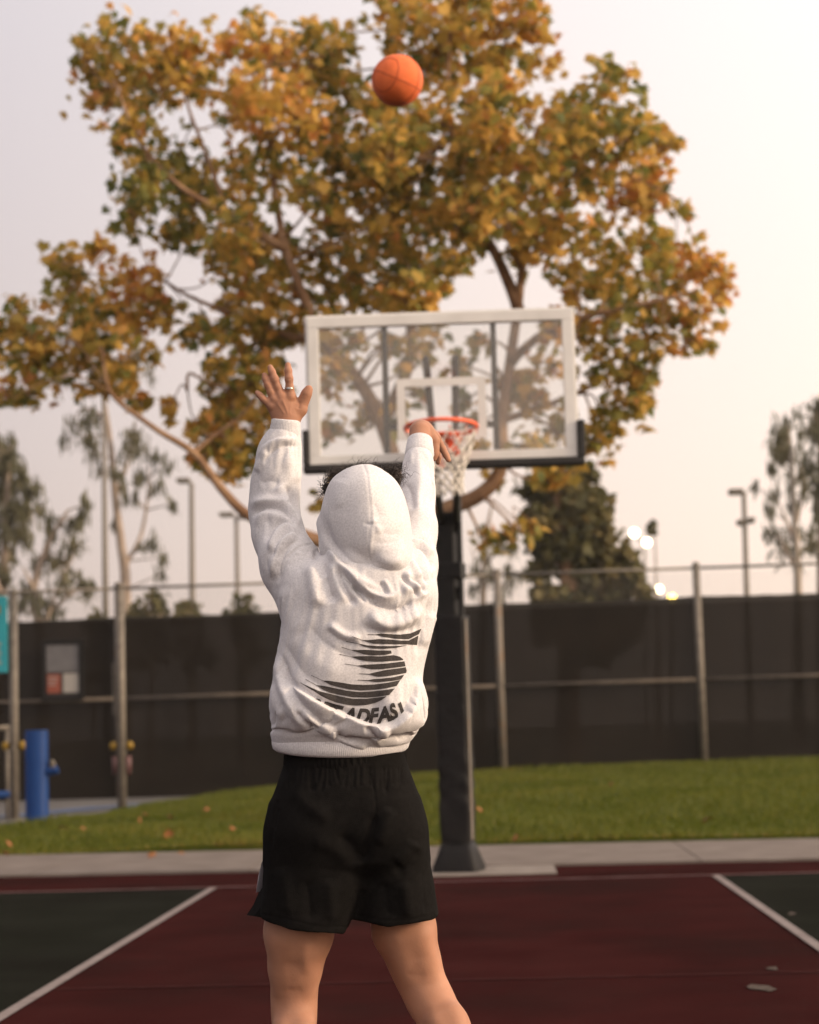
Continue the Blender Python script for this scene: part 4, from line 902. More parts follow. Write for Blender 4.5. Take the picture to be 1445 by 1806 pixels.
# legs
Fb.chain([(hip_l, .082), (P(534, 1580, .02), .080), (P(527, 1645, .015), .083), (P(521, 1705, .02), .064), (kn_l, .0535), (P(519, 1790, .02), .0515), (P(520, 1850, .0), .056), (P(521, 1930, .01), .046), (an_l, .032)], .02)
Fb.chain([(hip_r, .080), (P(702, 1570, .04), .072), (P(713, 1640, .045), .077), (P(731, 1695, .05), .0625), (kn_r, .056), (P(758, 1762, .03), .0555), (P(786, 1812, -.005), .057), (P(825, 1880, -.03), .047), (an_r, .031)], .02)
for (c, a) in ((P(548, 1490, -.03), .078), (P(680, 1490, -.02), .075), (P(570, 1430, -.02), .085), (P(662, 1430, -.02), .085)): Fb.cone(c, c + np.array([0, 0, .02]), a, a, .05)
def muscle(a, b_, ra, rb): Fb.cone(a, b_, ra, rb, .022)
muscle(P(502, 1815, -.030), P(506, 1890, -.028), .028, .022); muscle(P(534, 1810, -.032), P(533, 1885, -.030), .029, .022)     # calf, left
muscle(P(770, 1800, -.045), P(792, 1850, -.06), .026, .020); muscle(P(798, 1790, -.035), P(818, 1840, -.055), .028, .020)      # calf, right
muscle(P(499, 1660, -.030), P(497, 1745, -.012), .030, .012); muscle(P(545, 1655, -.030), P(541, 1745, -.010), .030, .012)     # hamstrings
muscle(P(698, 1650, .000), P(718, 1725, .012), .026, .012); muscle(P(742, 1650, -.002), P(764, 1722, .008), .028, .012)
for an, dr in ((an_l, np.array([-.05, 1, -.12])), (an_r, np.array([.10, 1, -.75]))):
    d_ = dr / np.linalg.norm(dr); heel = an - d_ * .035 - np.array([0, 0, .03]); Fb.cone(an, heel, .032, .03, .02); Fb.cone(an + d_ * .02, an + d_ * .12 + np.array([0, 0, -.035]), .034, .026, .02)
Vb, Fbq = Fb.mesh(8)
pv = project(Vb)
KN = [('v', cs_((945, 880), (965, 960), (990, 1030), (1020, 1090)), .4, 12, 10), ('v', cs_((300, 1050), (340, 1060), (385, 1050)), 1.2, 6), ('v', cs_((905, 960), (960, 985), (1020, 975)), 1.2, 6),
      ('r', cs_((985, 890), (1010, 970), (1040, 1040)), 1.6, 12), ('r', cs_((405, 800), (400, 900), (410, 990)), 2.5, 10), ('v', cs_((330, 900), (325, 980), (330, 1040)), 1.5, 15)]
Vb, _ = strokes(Vb, Fbq, [(k, p, -a if k == 'v' else a, *w_) for k, p, a, *w_ in KN])

def hand(lo, hi, build):
    f = Field(lo, hi, .0018); build(f); return f.mesh(2)
def H(px, py, w_=LW): return P(px, py, w_)
def left_hand(f):
    f.chain([(H(497, 800, .205), .036), (H(505, 752), .0265), (H(506, 738), .025)], .012)
    # palm: four metacarpals fused
    ends = [((513, 700), .0145), ((496, 697), .0145), ((485, 704), .0135), ((480, 716), .0125)]
    for (e, r), wx in zip(ends, (514, 507, 500, 494)): f.cone(H(wx, 742, LW), H(*e, LW + .004), .0165, r, .016)
    f.cone(H(507, 732), H(500, 712), .020, .018, .02)
    f.chain([(H(513, 701), .0130), (H(511, 684, .196), .0100), (H(510, 668, .194), .0100), (H(509, 654, .198), .0088), (H(508, 644, .204), .0078)], .006)
    f.chain([(H(496, 699), .0128), (H(490, 683, .196), .0102), (H(485, 669, .194), .0100), (H(480, 656, .198), .0088), (H(477, 648, .204), .0076)], .006)
    f.chain([(H(485, 706), .0122), (H(478, 691, .196), .0096), (H(473, 679, .195), .0094), (H(469, 669, .199), .0083), (H(467, 662, .204), .0073)], .006)
    f.chain([(H(480, 718), .0112), (H(471, 709, .197), .0084), (H(464, 703, .197), .0080), (H(458, 697, .200), .0073), (H(454, 693, .204), .0065)], .006)
    f.chain([(H(517, 738, LW + .004), .0185), (H(530, 722, LW + .006), .0155), (H(537, 705, LW + .006), .0115), (H(541, 694, LW + .004), .0112), (H(545, 686, LW + .004), .0098)], .012)
    f.cone(H(512, 722), H(526, 722, LW + .004), .013, .012, .014)
    for (px, py, r) in ((513, 699, .0085), (495, 696, .0085), (484, 703, .008), (479, 715, .0075)): f.ell(H(px, py + 1, LW - .010), (r, r * .8, r), .008)
def right_hand(f):
    f.chain([(H(739, 815, .37), .027), (wr_r, .0255), (H(741, 763, .44), .0255), (H(744, 757, .455), .024)], .012)
    kn = [((769, 772, .505), .0125), ((764, 768, .520), .0128), ((756, 768, .530), .0122), ((746, 770, .535), .0112)]
    for k_, (e, r) in enumerate(kn): f.cone(H(751 - 5 * k_, 758, .462), H(*e), .0165, r, .016)
    f.chain([(H(769, 772, .505), .0122), (H(776, 783, .512), .0096), (H(781, 792, .515), .0094), (H(787, 803, .512), .0082), (H(791, 811, .508), .0072)], .005)
    f.chain([(H(764, 770, .522), .0122), (H(769, 786, .535), .0098), (H(771, 797, .540), .0095), (H(773, 808, .535), .0083), (H(773, 815, .530), .0074)], .005)
    f.chain([(H(756, 770, .532), .0116), (H(757, 788, .548), .0094), (H(757, 800, .552), .0090), (H(757, 811, .545), .008), (H(757, 817, .540), .0072)], .005)
    f.chain([(H(746, 772, .537), .0106), (H(743, 787, .552), .0082), (H(742, 797, .554), .0078), (H(741, 806, .548), .0070), (H(741, 811, .544), .0064)], .005)
    f.chain([(H(757, 764, .458), .0165), (H(766, 778, .452), .0135), (H(767, 791, .448), .0108), (H(766, 800, .446), .0102), (H(765, 808, .446), .0090)], .010)
wl = P(500, 720, LW); Vl, Fl = hand(wl - np.array([.10, .07, .14]), wl + np.array([.10, .07, .13]), left_hand)
wr_ = P(755, 790, .46); Vr, Fr = hand(wr_ - np.array([.09, .16, .09]), wr_ + np.array([.09, .15, .09]), right_hand)
HS = [('v', [(514, 733), (513, 716), (513, 704)], -1.0, 2.5), ('r', [(509, 733), (503, 716), (497, 702)], 1.1, 2.2), ('r', [(504, 733), (494, 718), (487, 708)], .9, 2.2), ('r', [(512, 733), (513, 716), (513, 704)], 1.0, 2.2),
      ('v', [(505, 669), (510, 668), (516, 669)], -.9, 1.5), ('v', [(480, 671), (485, 668), (491, 668)], -.9, 1.5), ('v', [(468, 682), (473, 678), (479, 677)], -.8, 1.5), ('v', [(531, 699), (537, 697), (543, 698)], -.7, 1.5),
      ('v', [(527, 707), (528, 714), (526, 722)], -2.2, 3)]
Vl, _ = strokes(Vl, Fl, HS)
V_, F_ = Vb, Fbq
for a, f in ((Vl, Fl), (Vr, Fr)): F_ = np.concatenate([F_, f + len(V_)]); V_ = np.concatenate([V_, a])
body = qlink('body', V_, F_, M['skin'], person)
for s_ in (-1, 1):
    bm = bmesh.new(); bmesh.ops.create_uvsphere(bm, u_segments=16, v_segments=10, radius=.0115); bm.verts.index_update(); c = hd(s_ * .030, .083, .016); mb = MB(); mb.add([v.co + Vector(c) for v in bm.verts], [[v.index for v in f.verts] for f in bm.faces]); bm.free()
    eye = mb.build('eye', M['sock'], person, True); q0, q1 = Vector(hd(s_ * .030, .0925, .0185)), Vector(hd(s_ * .030, .0948, .0187)); mb = MB(); mb.tube([q0, q1], [.0058, .0046], 14); mb.build('iris', M['hair'], eye, True)
    mb = MB(); q = [hd(s_ * .030 + .016 * t, .094 - .006 * abs(t), .034 + .004 * (1 - t * t)) for t in (-1, -.5, 0, .5, 1)]; mb.tube([Vector(x) for x in q], .0035, 6); mb.build('eyebrow', M['hair'], person, True)
mb = MB(); rc = Vector(H(510.5, 684.5, .196)); ax = (Vector(H(510, 668, .194)) - Vector(H(512, 700, .198))).normalized(); u = ax.orthogonal().normalized(); v_ = ax.cross(u)
for o_ in (-.0016, 0, .0016): mb.tube([rc + ax * o_ + (u * math.cos(t) + v_ * math.sin(t)) * .0108 for t in np.linspace(0, 2 * math.pi, 33)[:-1]], .0013, 6, closed=True)
mb.build('finger_ring', M['silver'], person, True)

# ---- hooded sweatshirt
Fh = Field((-.80, 4.50, .95), (.35, 5.40, 1.98), .0098)
TORSO = [(972, 585, 715, .06, .01), (988, 540, 738, .090, .0), (1010, 508, 762, .115, .0), (1045, 495, 773, .135, .0), (1080, 496, 771, .142, .0), (1120, 489, 763, .148, .0), (1170, 478, 750, .150, .0),
         (1230, 473, 746, .152, .005), (1275, 475, 744, .150, .01), (1298, 478, 734, .140, .01), (1314, 483, 722, .128, .01)]
Fh.loft(TORSO, .02, 2.35)
Fh.chain([(P(548, 1042, .0), .078), (P(508, 985, .07), .072), (P(489, 940, .15), .0655), (P(482, 897, .205), .0640), (P(485, 850, .215), .0615), (P(492, 800, .21), .0560), (P(498, 781, .205), .0470), (P(501, 772, .204), .0400)], .03)
Fh.chain([(P(712, 1045, .0), .085), (P(727, 995, .08), .066), (P(735, 930, .18), .0545), (P(737, 868, .29), .0470), (P(738, 825, .355), .0410), (P(739, 806, .385), .0350)], .03)
Fh.ell(P(650, 1016, .0), (.105, .115, .048), .035)                 # collar roll under the hood
Fh.ell(P(560, 1240, -.02), (.105, .14, .07), .04).ell(P(690, 1235, -.02), (.075, .135, .065), .04)
def drape(V, Fq, core_V, core_F, rest, pin, frames, bend=1.2, name='drape'):
    """let the cloth settle over CORE: REST is the cut of the cloth (longer than the shape it has to fill), PIN holds cuffs and hem"""
    co = link('core', np_mesh('core', core_V, core_F), None); cm = co.modifiers.new('c', 'COLLISION'); co.collision.thickness_outer = .0015; co.collision.thickness_inner = .02; co.collision.cloth_friction = 12; co.collision.damping = .8
    ob = link(name, np_mesh(name, V, Fq), None); ob.shape_key_add(name='Basis'); k = ob.shape_key_add(name='cut'); k.data.foreach_set('co', rest.astype(np.float32).ravel()); k.value = 0.0
    vg = ob.vertex_groups.new(name='pin')
    for i in np.where(pin > .02)[0]: vg.add([int(i)], float(pin[i]), 'REPLACE')
    cl = ob.modifiers.new('cloth', 'CLOTH'); st = cl.settings; st.quality = 4; st.mass = .35; st.air_damping = 4.0
    st.tension_stiffness = 18; st.compression_stiffness = 18; st.shear_stiffness = 6; st.bending_stiffness = bend; st.tension_damping = st.compression_damping = st.shear_damping = 8; st.bending_damping = .8
    st.vertex_group_mass = 'pin'; st.pin_stiffness = 4; st.rest_shape_key = k
    cs = cl.collision_settings; cs.use_collision = True; cs.distance_min = .0015; cs.collision_quality = 2; cs.use_self_collision = False
    cl.point_cache.frame_start = 1; cl.point_cache.frame_end = frames; scn.frame_start, scn.frame_end = 1, frames
    for f_ in range(1, frames + 1): scn.frame_set(f_)
    dg = bpy.context.evaluated_depsgraph_get(); ev = ob.evaluated_get(dg); me = ev.to_mesh(); out = np.empty(len(me.vertices) * 3, np.float32); me.vertices.foreach_get('co', out); ev.to_mesh_clear()
    for o in (ob, co): d_ = o.data; bpy.data.objects.remove(o); bpy.data.meshes.remove(d_)
    scn.frame_set(1); return out.reshape(-1, 3).astype(float)
def refine(V, Fq):
    """one level of Catmull-Clark subdivision"""
    o = link('tmp', np_mesh('tmp', V, Fq), None); md = o.modifiers.new('s', 'SUBSURF'); md.levels = 1; md.render_levels = 1
    dg = bpy.context.evaluated_depsgraph_get(); ev = o.evaluated_get(dg); me = ev.to_mesh(); v = np.empty(len(me.vertices) * 3, np.float32); me.vertices.foreach_get('co', v)
    f = np.empty(len(me.loops), np.int32); me.loops.foreach_get('vertex_index', f); ev.to_mesh_clear(); d_ = o.data; bpy.data.objects.remove(o); bpy.data.meshes.remove(d_)
    return v.reshape(-1, 3).astype(float), f.reshape(-1, 4).astype(np.int64)
Vh, Fhq = Fh.mesh(3); Fh.f = Fh.f + .009; core_V, core_F = Fh.mesh(3)
pp = project(Vh); zw = P(610, 1300)[2]
pin = np.clip((pp[:, 1] - 1285) / 22, 0, 1)
for c_ in (P(501, 772, .204), P(739, 806, .385)): pin = np.maximum(pin, np.clip((.055 - np.linalg.norm(Vh - c_, axis=1)) / .025, 0, 1))
zs = P(610, 1000)[2]                                      # longer cut above the shoulders: the sleeves bunch into rings
pin = np.maximum(pin, np.clip((.125 - np.linalg.norm(Vh - P(648, 985, .02), axis=1)) / .03, 0, 1))
rest = Vh.copy(); rest[:, 2] = zw + np.minimum(Vh[:, 2] - zw, zs - zw) * 1.16 + np.maximum(Vh[:, 2] - zs, 0) * 1.36; rest[:, 0] = -.36 + (Vh[:, 0] + .36) * 1.02; rest[:, 1] = 4.9 + (Vh[:, 1] - 4.9) * 1.18
Vh = drape(Vh, Fhq, core_V, core_F, rest, pin, 26)
Vh, Fhq = refine(Vh, Fhq); Vh, Fhq = refine(Vh, Fhq)
ROLL = c3((-60, 520), (60, 620), (170, 690), (300, 768), (420, 832), (520, 878), (640, 930), (760, 978), (850, 1003), (930, 1004), (1010, 984), (1080, 942), (1140, 886), (1195, 800), (1232, 690), (1262, 560))
S = [
 # left sleeve
 ('r', c1((170, 660), (215, 590), (290, 552), (400, 548)), 6, 7, 3), ('v', c1((200, 690), (250, 620), (320, 585), (410, 590)), -3, 6), ('r', c1((160, 735), (200, 660), (240, 620)), 3.5, 6),
 ('r', c1((125, 940), (190, 898), (290, 903), (350, 945), (400, 1045)), 7, 7, 9), ('v', c1((135, 985), (200, 928), (290, 930), (345, 975), (385, 1050)), -6, 5, 5), ('r', c1((160, 1040), (205, 972), (300, 985), (360, 1030), (408, 1095)), 6, 8, 6),
 ('v', c1((215, 1130), (250, 1040), (320, 1010), (400, 1075)), -5.5, 5, 6), ('r', c1((235, 1190), (272, 1085), (330, 1040), (410, 1085)), 6.5, 7, 5), ('v', c1((250, 1230), (290, 1110), (345, 1065), (420, 1090)), -5.5, 4.5, 6),
 ('r', c1((255, 1330), (270, 1180), (320, 1105), (400, 1075)), 6, 8, 5), ('v', c1((280, 1360), (300, 1220), (350, 1130), (420, 1105)), -4, 6), ('v', c1((318, 800), (352, 850), (378, 930), (395, 1010)), -5, 7), ('r', c1((280, 800), (320, 870), (355, 900)), 4, 9),
 ('v', c1((180, 800), (230, 780), (300, 790)), -2, 10), ('r', c1((300, 640), (360, 700), (390, 800)), 3, 12), ('g', c1((285, 1445), (297, 1330), (330, 1225), (395, 1150), (470, 1130)), -2.2, 2.2),
 # collar under the hood
 ('r', ch((240, 1200), (400, 1350), (500, 1430), (620, 1510), (760, 1600), (900, 1660)), 6, 6, 5), ('v', ch((420, 1390), (480, 1500), (600, 1640), (760, 1750), (960, 1800)), -7, 5, 6), ('r', ch((470, 1400), (620, 1570), (760, 1690), (900, 1755), (1050, 1750), (1160, 1640)), 6, 6, 5),
 ('v', ch((560, 1600), (660, 1720), (740, 1830)), -6, 5), ('v', ch((900, 1560), (960, 1640), (990, 1740)), -4, 6), ('r', ch((930, 1540), (1000, 1640), (1020, 1730)), 4, 5), ('v', ch((1150, 1470), (1250, 1600), (1330, 1690), (1380, 1780)), -7, 5, 6), ('r', ch((1190, 1440), (1300, 1560), (1390, 1680)), 6, 8, 5),
 ('r', ch((60, 1330), (90, 1500), (120, 1700), (190, 1900)), 7, 11, 9), ('v', ch((215, 1290), (230, 1450), (280, 1650), (350, 1850)), -6, 11, 9), ('r', ch((300, 1300), (350, 1460), (430, 1640), (520, 1850)), 5, 9, 9), ('v', ch((385, 1370), (420, 1520), (500, 1700), (620, 1880)), -7, 9, 7), ('v', ch((130, 1180), (105, 1250), (85, 1310)), -6, 4), ('r', ch((120, 1160), (200, 1150), (300, 1230), (410, 1360)), 6, 6, 6),
 # right sleeve
 ('v', c1((1010, 1090), (1090, 1098), (1150, 1160)), -5, 5), ('r', c1((1010, 1112), (1085, 1122), (1150, 1195)), 5, 5, 4), ('v', c1((1008, 1140), (1075, 1150), (1130, 1225), (1150, 1280)), -5, 5), ('r', c1((1010, 1165), (1065, 1180), (1118, 1255), (1140, 1330)), 5, 6, 4), ('v', c1((1010, 1195), (1050, 1210), (1095, 1290), (1115, 1360)), -4.5, 5), ('r', c1((1010, 1225), (1040, 1245), (1080, 1320)), 4, 6),
 ('r', c1((1060, 640), (1075, 760), (1060, 880), (1070, 980)), 3.5, 9, 6), ('v', c1((980, 780), (1020, 850), (1040, 950)), -3, 10), ('v', c1((1120, 640), (1145, 800), (1160, 950)), -2.5, 8),
 # back
 
 ('v', c2((770, 160), (850, 215), (950, 235), (1050, 180)), -8, 8, 9), ('r', c2((790, 225), (830, 300), (900, 328), (1000, 300), (1090, 215)), 9, 9, 12), ('v', c2((740, 300), (800, 345), (900, 362), (1010, 345), (1080, 300)), -4, 10), ('r', c2((960, 130), (1040, 120), (1100, 180)), 6, 8), ('v', c2((1000, 60), (1060, 80), (1110, 150)), -6, 6),
 ('r', c2((560, 300), (600, 345), (660, 382), (760, 398)), 6, 9, 6), ('v', c2((545, 330), (590, 375), (650, 410), (740, 420)), -3, 8), ('v', c2((440, 300), (520, 400), (640, 480), (780, 520)), -2, 12), ('r', c2((330, 330), (430, 470), (560, 560), (720, 610)), 2.2, 14), ('v', c2((310, 400), (400, 560), (520, 660), (640, 710)), -2.4, 12),
 ('v', c2((1130, 160), (1110, 280), (1080, 380), (1060, 500)), -4, 8), ('r', c2((1150, 240), (1130, 330), (1090, 450)), 4, 10), ('r', c2((300, 100), (330, 240), (420, 380)), 3, 16),
 # roll of cloth over the hem
 ('s', ROLL, 26, 34),
 ('r', c2((285, 470), (300, 600), (345, 720), (400, 820), (480, 900)), 8, 9, 5), ('v', c2((300, 470), (335, 600), (390, 710), (460, 800), (560, 880)), -6, 7), ('r', c2((250, 640), (280, 760), (330, 850)), 4, 9), ('v', c2((395, 790), (440, 850), (510, 890)), -6, 6), ('r', c2((420, 770), (480, 840), (590, 905), (640, 950)), 6, 8, 5),
 ('v', c2((600, 905), (660, 940), (720, 930)), -7, 5), ('r', c2((620, 930), (690, 965), (790, 985)), 5, 5), ('r', c2((800, 960), (860, 900), (900, 890)), 5, 9), ('v', c2((860, 905), (930, 925), (1010, 920)), -5, 6), ('v', c2((930, 945), (990, 925), (1020, 900)), -4, 4), ('r', c2((1040, 600), (1075, 700), (1070, 820), (1030, 910)), 5, 9), ('v', c2((760, 880), (850, 915), (900, 905)), -5, 5),
]
def soften(st):
    k_, p_, a_, *w_ = st
    if k_ in 'sg': return st
    w_ = [q * (.78 if k_ == 'v' else 1.15) for q in w_]; lim = (2.3 if k_ == 'v' else 1.5) * 1.38 * min(w_); return (k_, p_, max(-lim, min(lim, a_ * (2.3 if k_ == 'v' else 1.7))), *w_)
S = [soften(st) for st in S]
Vh, _ = strokes(Vh, Fhq, S, .35)
Vh = laplace(Vh, Fhq, .15)
hoodie = qlink('sweatshirt', Vh, Fhq, M['fleece'], person)
# hood: a shell open at the face
Fo = Field((-.52, 4.66, 1.50), (-.12, 5.10, 1.92), .0034)
Hc = P(643, 916, .03)
Fo.ell(Hc, (.1065, .120, .116), .03, HR).ell(P(641, 868, .03), (.072, .09, .068), .05, HR).ell(P(662, 958, -.012), (.078, .095, .078), .06).ell(P(692, 992, -.055), (.040, .062, .036), .05)
Fo.chain([(P(570, 925, .03), .012), (P(584, 968, -.01), .018), (P(620, 998, -.075), .019), (P(655, 1012, -.100), .012)], .03)       # rolled edge of the hood
outer = Fo.f.copy(); sl, (X, Y, Z) = Fo.sub(Fo.lo, Fo.lo + (Fo.n - 1) * Fo.h); nrm = np.array(tilt @ Vector((0, .96, .28)))
cut = (X - Hc[0]) * nrm[0] + (Y - Hc[1]) * nrm[1] + (Z - Hc[2]) * nrm[2] - .052
Fo.f = np.maximum(np.maximum(outer, -(outer + .010)), cut).astype(np.float32)
Vo, Foq = Fo.mesh(3)
N = vnormals(Vo, Foq); Vo = Vo + N * np.array([noise.noise(Vector((v[0] * 11, v[1] * 11, v[2] * 9))) * .0055 + noise.noise(Vector((v[0] * 30, v[1] * 30, v[2] * 18))) * .0013 for v in Vo])[:, None]
SEAM = c1((755, 682), (775, 745), (785, 830), (796, 930), (800, 1010), (792, 1100), (792, 1185), (806, 1250))
SH = [('k', SEAM, 11, 34, 34), ('g', SEAM, -2.2, 1.5), ('r', [(x + 3.2, y) for x, y in SEAM], 1.0, 2.4), ('v', c1((800, 1105), (860, 1125), (960, 1110)), -2.5, 8), ('v', c1((760, 1015), (800, 1025), (850, 1020)), -2.2, 3), ('r', c1((800, 1000), (830, 1030), (845, 1080)), 3, 5), ('v', c1((800, 900), (830, 950), (850, 1000)), -1.6, 6),
      ('v', ch((215, 720), (260, 900), (330, 1080), (450, 1225), (600, 1345), (740, 1420), (860, 1450)), -5, 7, 5), ('r', ch((170, 760), (195, 950), (250, 1110), (370, 1260), (540, 1390)), 3, 6),  ('r', c1((820, 1190), (900, 1230), (990, 1220)), 3, 9),  ('r', c1((640, 760), (620, 850), (640, 940)), 2.5, 14), ('v', c1((880, 800), (920, 900), (930, 1020)), -2, 14), ('v', c1((850, 1060), (900, 1080), (960, 1070)), -2, 6)]
SH = [(k_, p_, a_ * (1.0 if k_ in 'gk' else 1.25), *w_) for k_, p_, a_, *w_ in SH]
Vo, _ = strokes(Vo, Foq, SH, .35)
hood = qlink('hood', Vo, Foq, M['fleece'], hoodie)
# ribbed hem band and cuffs
def rib_band(rings, name, nrib, amp=.0012):
    """rings: centre, axis u (right), axis v (away), radius u, radius v, drop at the near side"""
    vs = []; n = nrib * 4
    for (c, u, v, ru, rv, dz) in rings:
        for i in range(n):
            a = 2 * math.pi * i / n; k = 1 + amp / ru * (1 if (i % 4) < 2 else -1)
            vs.append(np.asarray(c) + np.asarray(u) * ru * k * math.cos(a) + np.asarray(v) * rv * k * math.sin(a) + np.array([0, 0, dz * min(0, math.sin(a))]))
    m_ = len(rings); fs = [(j*n+i, j*n+(i+1)%n, (j+1)*n+(i+1)%n, (j+1)*n+i) for j in range(m_ - 1) for i in range(n)]
    mb = MB(); mb.add(vs, fs); return mb.build(name, M['fleece'], hoodie, True)
rg = []
for py, xl, xr, ry, dz in ((1292, 486, 726, .120, .0), (1299, 481, 726, .132, .010), (1306, 480, 724, .138, .014), (1312, 480.5, 722, .138, .016), (1318, 482, 720, .135, .018), (1321, 486, 717, .130, .019), (1321, 492, 711, .122, .019), (1312, 497, 706, .115, .016)):
    L, Rr = P(xl, py, .005), P(xr, py, .005); rg.append(((L + Rr) / 2, (Rr - L) / np.linalg.norm(Rr - L), np.array([0, 1, 0]), np.linalg.norm(Rr - L) / 2, ry, dz))
rib_band(rg, 'hem_band', 210, .0005)
def cuff(a, b_, ra, rb):
    ax = (b_ - a) / np.linalg.norm(b_ - a); u = np.array([1, 0, 0]) - ax * ax[0]; u /= np.linalg.norm(u); v = np.cross(ax, u)
    ts = ((-.25, .80), (0, .97), (.12, 1.06), (.4, 1.05), (.8, 1.0), (.97, .99), (1.02, .93), (.98, .80)); rib_band([(a + (b_ - a) * t, u, v, (ra + (rb - ra) * min(max(t, 0), 1)) * k, (ra + (rb - ra) * min(max(t, 0), 1)) * k * .92, 0) for t, k in ts], 'cuff', 60, .0003)
cuff(P(502, 774, .203), P(504.5, 740, LW), .0385, .0365)
cuff(P(740, 805, .385), P(741, 776, .42), .0365, .0335)

# ---- print on the back: polygons laid onto the cloth
bvh = BVHTree.FromPolygons([tuple(v) for v in Vh], [tuple(f) for f in Fhq])
roll_line = smooth_line(ROLL)
def lay(polys2d, clip=True, maxlen=1.6, lift=.0016):
    """triangulate pixel polygons, refine, drop what the roll of cloth covers, and project onto the sweatshirt"""
    bm = bmesh.new()
    for tri_v, tri_f in polys2d:
        vv = [bm.verts.new((x, y, 0)) for x, y in tri_v]
        for f in tri_f:
            try: bm.faces.new([vv[i] for i in f])
            except ValueError: pass
    bmesh.ops.triangulate(bm, faces=bm.faces[:])
    for _ in range(6):
        es = [e for e in bm.edges if e.calc_length() > maxlen]
        if not es: break
        bmesh.ops.subdivide_edges(bm, edges=es, cuts=1); bmesh.ops.triangulate(bm, faces=[f for f in bm.faces if len(f.verts) > 3])
    bm.verts.index_update(); pv = np.array([v.co[:2] for v in bm.verts]); fs = [[v.index for v in f.verts] for f in bm.faces]; bm.free()
    if clip:
        d, s_, t = line_dist(pv, roll_line); bad = (s_ > 0) | (d < .9); fs = [f for f in fs if not any(bad[i] for i in f)]
    vs = []
    for x, y in pv:
        r = ray(x, y).normalized(); h_, nn_, _, _ = bvh.ray_cast(CAM, r, 20); vs.append(h_ - r * lift if h_ else None)
    fs = [f for f in fs if all(vs[i] is not None for i in f)]; used = sorted({i for f in fs for i in f}); mp = {o: k for k, o in enumerate(used)}
    mb = MB(); mb.add([vs[i] for i in used], [[mp[i] for i in f] for f in fs]); return mb
from mathutils.geometry import tessellate_polygon
def poly(pts): return ([tuple(p) for p in pts], tessellate_polygon([[Vector((x, y, 0)) for x, y in pts]]))
STRIPES = [  # tail tip, tail joins body, upper edge, lower edge (drawn back to the left)
 ((795, 155), [(870, 155), (920, 145), (1010, 152), (1100, 156), (1200, 145), (1305, 100)], [(1280, 152), (1185, 200), (1080, 196), (950, 178), (885, 160)]),
 ((650, 175), [(745, 207), (800, 208), (900, 198), (1010, 202), (1110, 212), (1185, 212), (1275, 165)], [(1262, 255), (1170, 248), (1000, 246), (850, 240), (785, 222), (742, 210)]),
 ((590, 220), [(720, 243), (790, 257), (900, 264), (1060, 264), (1170, 258)], [(1060, 281), (960, 289), (850, 286), (760, 268), (716, 247)]),
 ((548, 275), [(640, 300), (700, 301), (780, 299), (900, 306), (1016, 306)], [(1024, 334), (960, 346), (850, 351), (760, 341), (690, 318), (638, 303)]),
 ((530, 342), [(640, 364), (700, 361), (800, 358), (920, 362), (1040, 350), (1100, 365), (1132, 388)], [(1130, 397), (1000, 406), (880, 411), (780, 406), (710, 391), (660, 373), (638, 367)]),
 ((585, 432), [(700, 449), (760, 441), (860, 436), (980, 428), (1142, 408)], [(1150, 430), (1153, 455), (1050, 468), (930, 481), (830, 482), (770, 470), (715, 455)]),
 ((712, 525), [(810, 526), (870, 511), (960, 491), (1060, 478), (1156, 464)], [(1165, 495), (1160, 518), (1080, 533), (980, 548), (900, 553), (860, 546), (820, 533)]),
 ((700, 585), [(800, 586), (850, 576), (940, 570), (1040, 558), (1142, 534)], [(1112, 580), (1050, 590), (950, 600), (870, 603), (820, 595)]),
 ((263, 540), [(370, 589), (430, 592), (520, 605), (640, 625), (750, 631), (850, 628), (980, 611), (1105, 586)], [(1070, 640), (980, 660), (870, 675), (740, 683), (620, 672), (520, 651), (450, 632), (390, 602)]),
 ((208, 577), [(310, 631), (380, 640), (480, 660), (600, 685), (720, 698), (850, 691), (960, 678), (1052, 664)], [(1000, 725), (900, 742), (780, 750), (650, 745), (540, 726), (440, 705), (380, 680), (330, 647)]),
 ((162, 610), [(270, 681), (340, 690), (430, 712), (540, 740), (660, 762), (780, 762), (880, 752), (975, 738)], [(930, 772), (870, 800), (780, 820), (690, 826), (600, 818), (500, 798), (420, 768), (350, 732), (300, 696)])]
pl = []
for tip, up, lo in STRIPES:
    pts = [(tip[0], tip[1] - 2.5)] + [(x, y) for x, y in up] + lo + [(tip[0], tip[1] + 2.5)]; pl.append(poly(c3(*pts)))
lay(pl).build('back_print', M['print'], hoodie, True)
# lettering: each letter set along the curve under the emblem
base_c = smooth_line(c3((140, 830), (300, 905), (440, 950), (590, 983), (740, 997), (870, 992), (985, 972), (1080, 938), (1170, 880)), 10)
seg = np.concatenate([[0], np.cumsum(np.linalg.norm(np.diff(base_c, axis=0), axis=1))])
def along(s): return np.array([np.interp(s, seg, base_c[:, 0]), np.interp(s, seg, base_c[:, 1])])
pl = []
for ch, X0 in zip('STEADFAST', (200, 315, 415, 545, 668, 798, 895, 1012, 1085)):
    fc = bpy.data.curves.new('letter', 'FONT'); fc.body = ch; fc.size = 1.0; fc.offset = .045; fc.resolution_u = 4
    fo_t = bpy.data.objects.new('letter', fc); me = fo_t.to_mesh(); cap = .72
    vs = np.array([v.co[:2] for v in me.vertices]); fs = [tuple(p.vertices) for p in me.polygons]; fo_t.to_mesh_clear(); bpy.data.objects.remove(fo_t); bpy.data.curves.remove(fc)
    hpx = 26.5; s0 = np.interp(500 + X0 / 5.352, base_c[:, 0], seg); o2 = []
    for x, y in vs:
        xx = (x * .92 + y * .30) * hpx / cap; s = s0 + xx; p = along(s); t = along(s + 1) - along(s - 1); t /= np.linalg.norm(t); nrm_ = np.array([t[1], -t[0]]); o2.append(tuple(p + nrm_ * y * hpx / cap))
    pl.append((o2, fs))
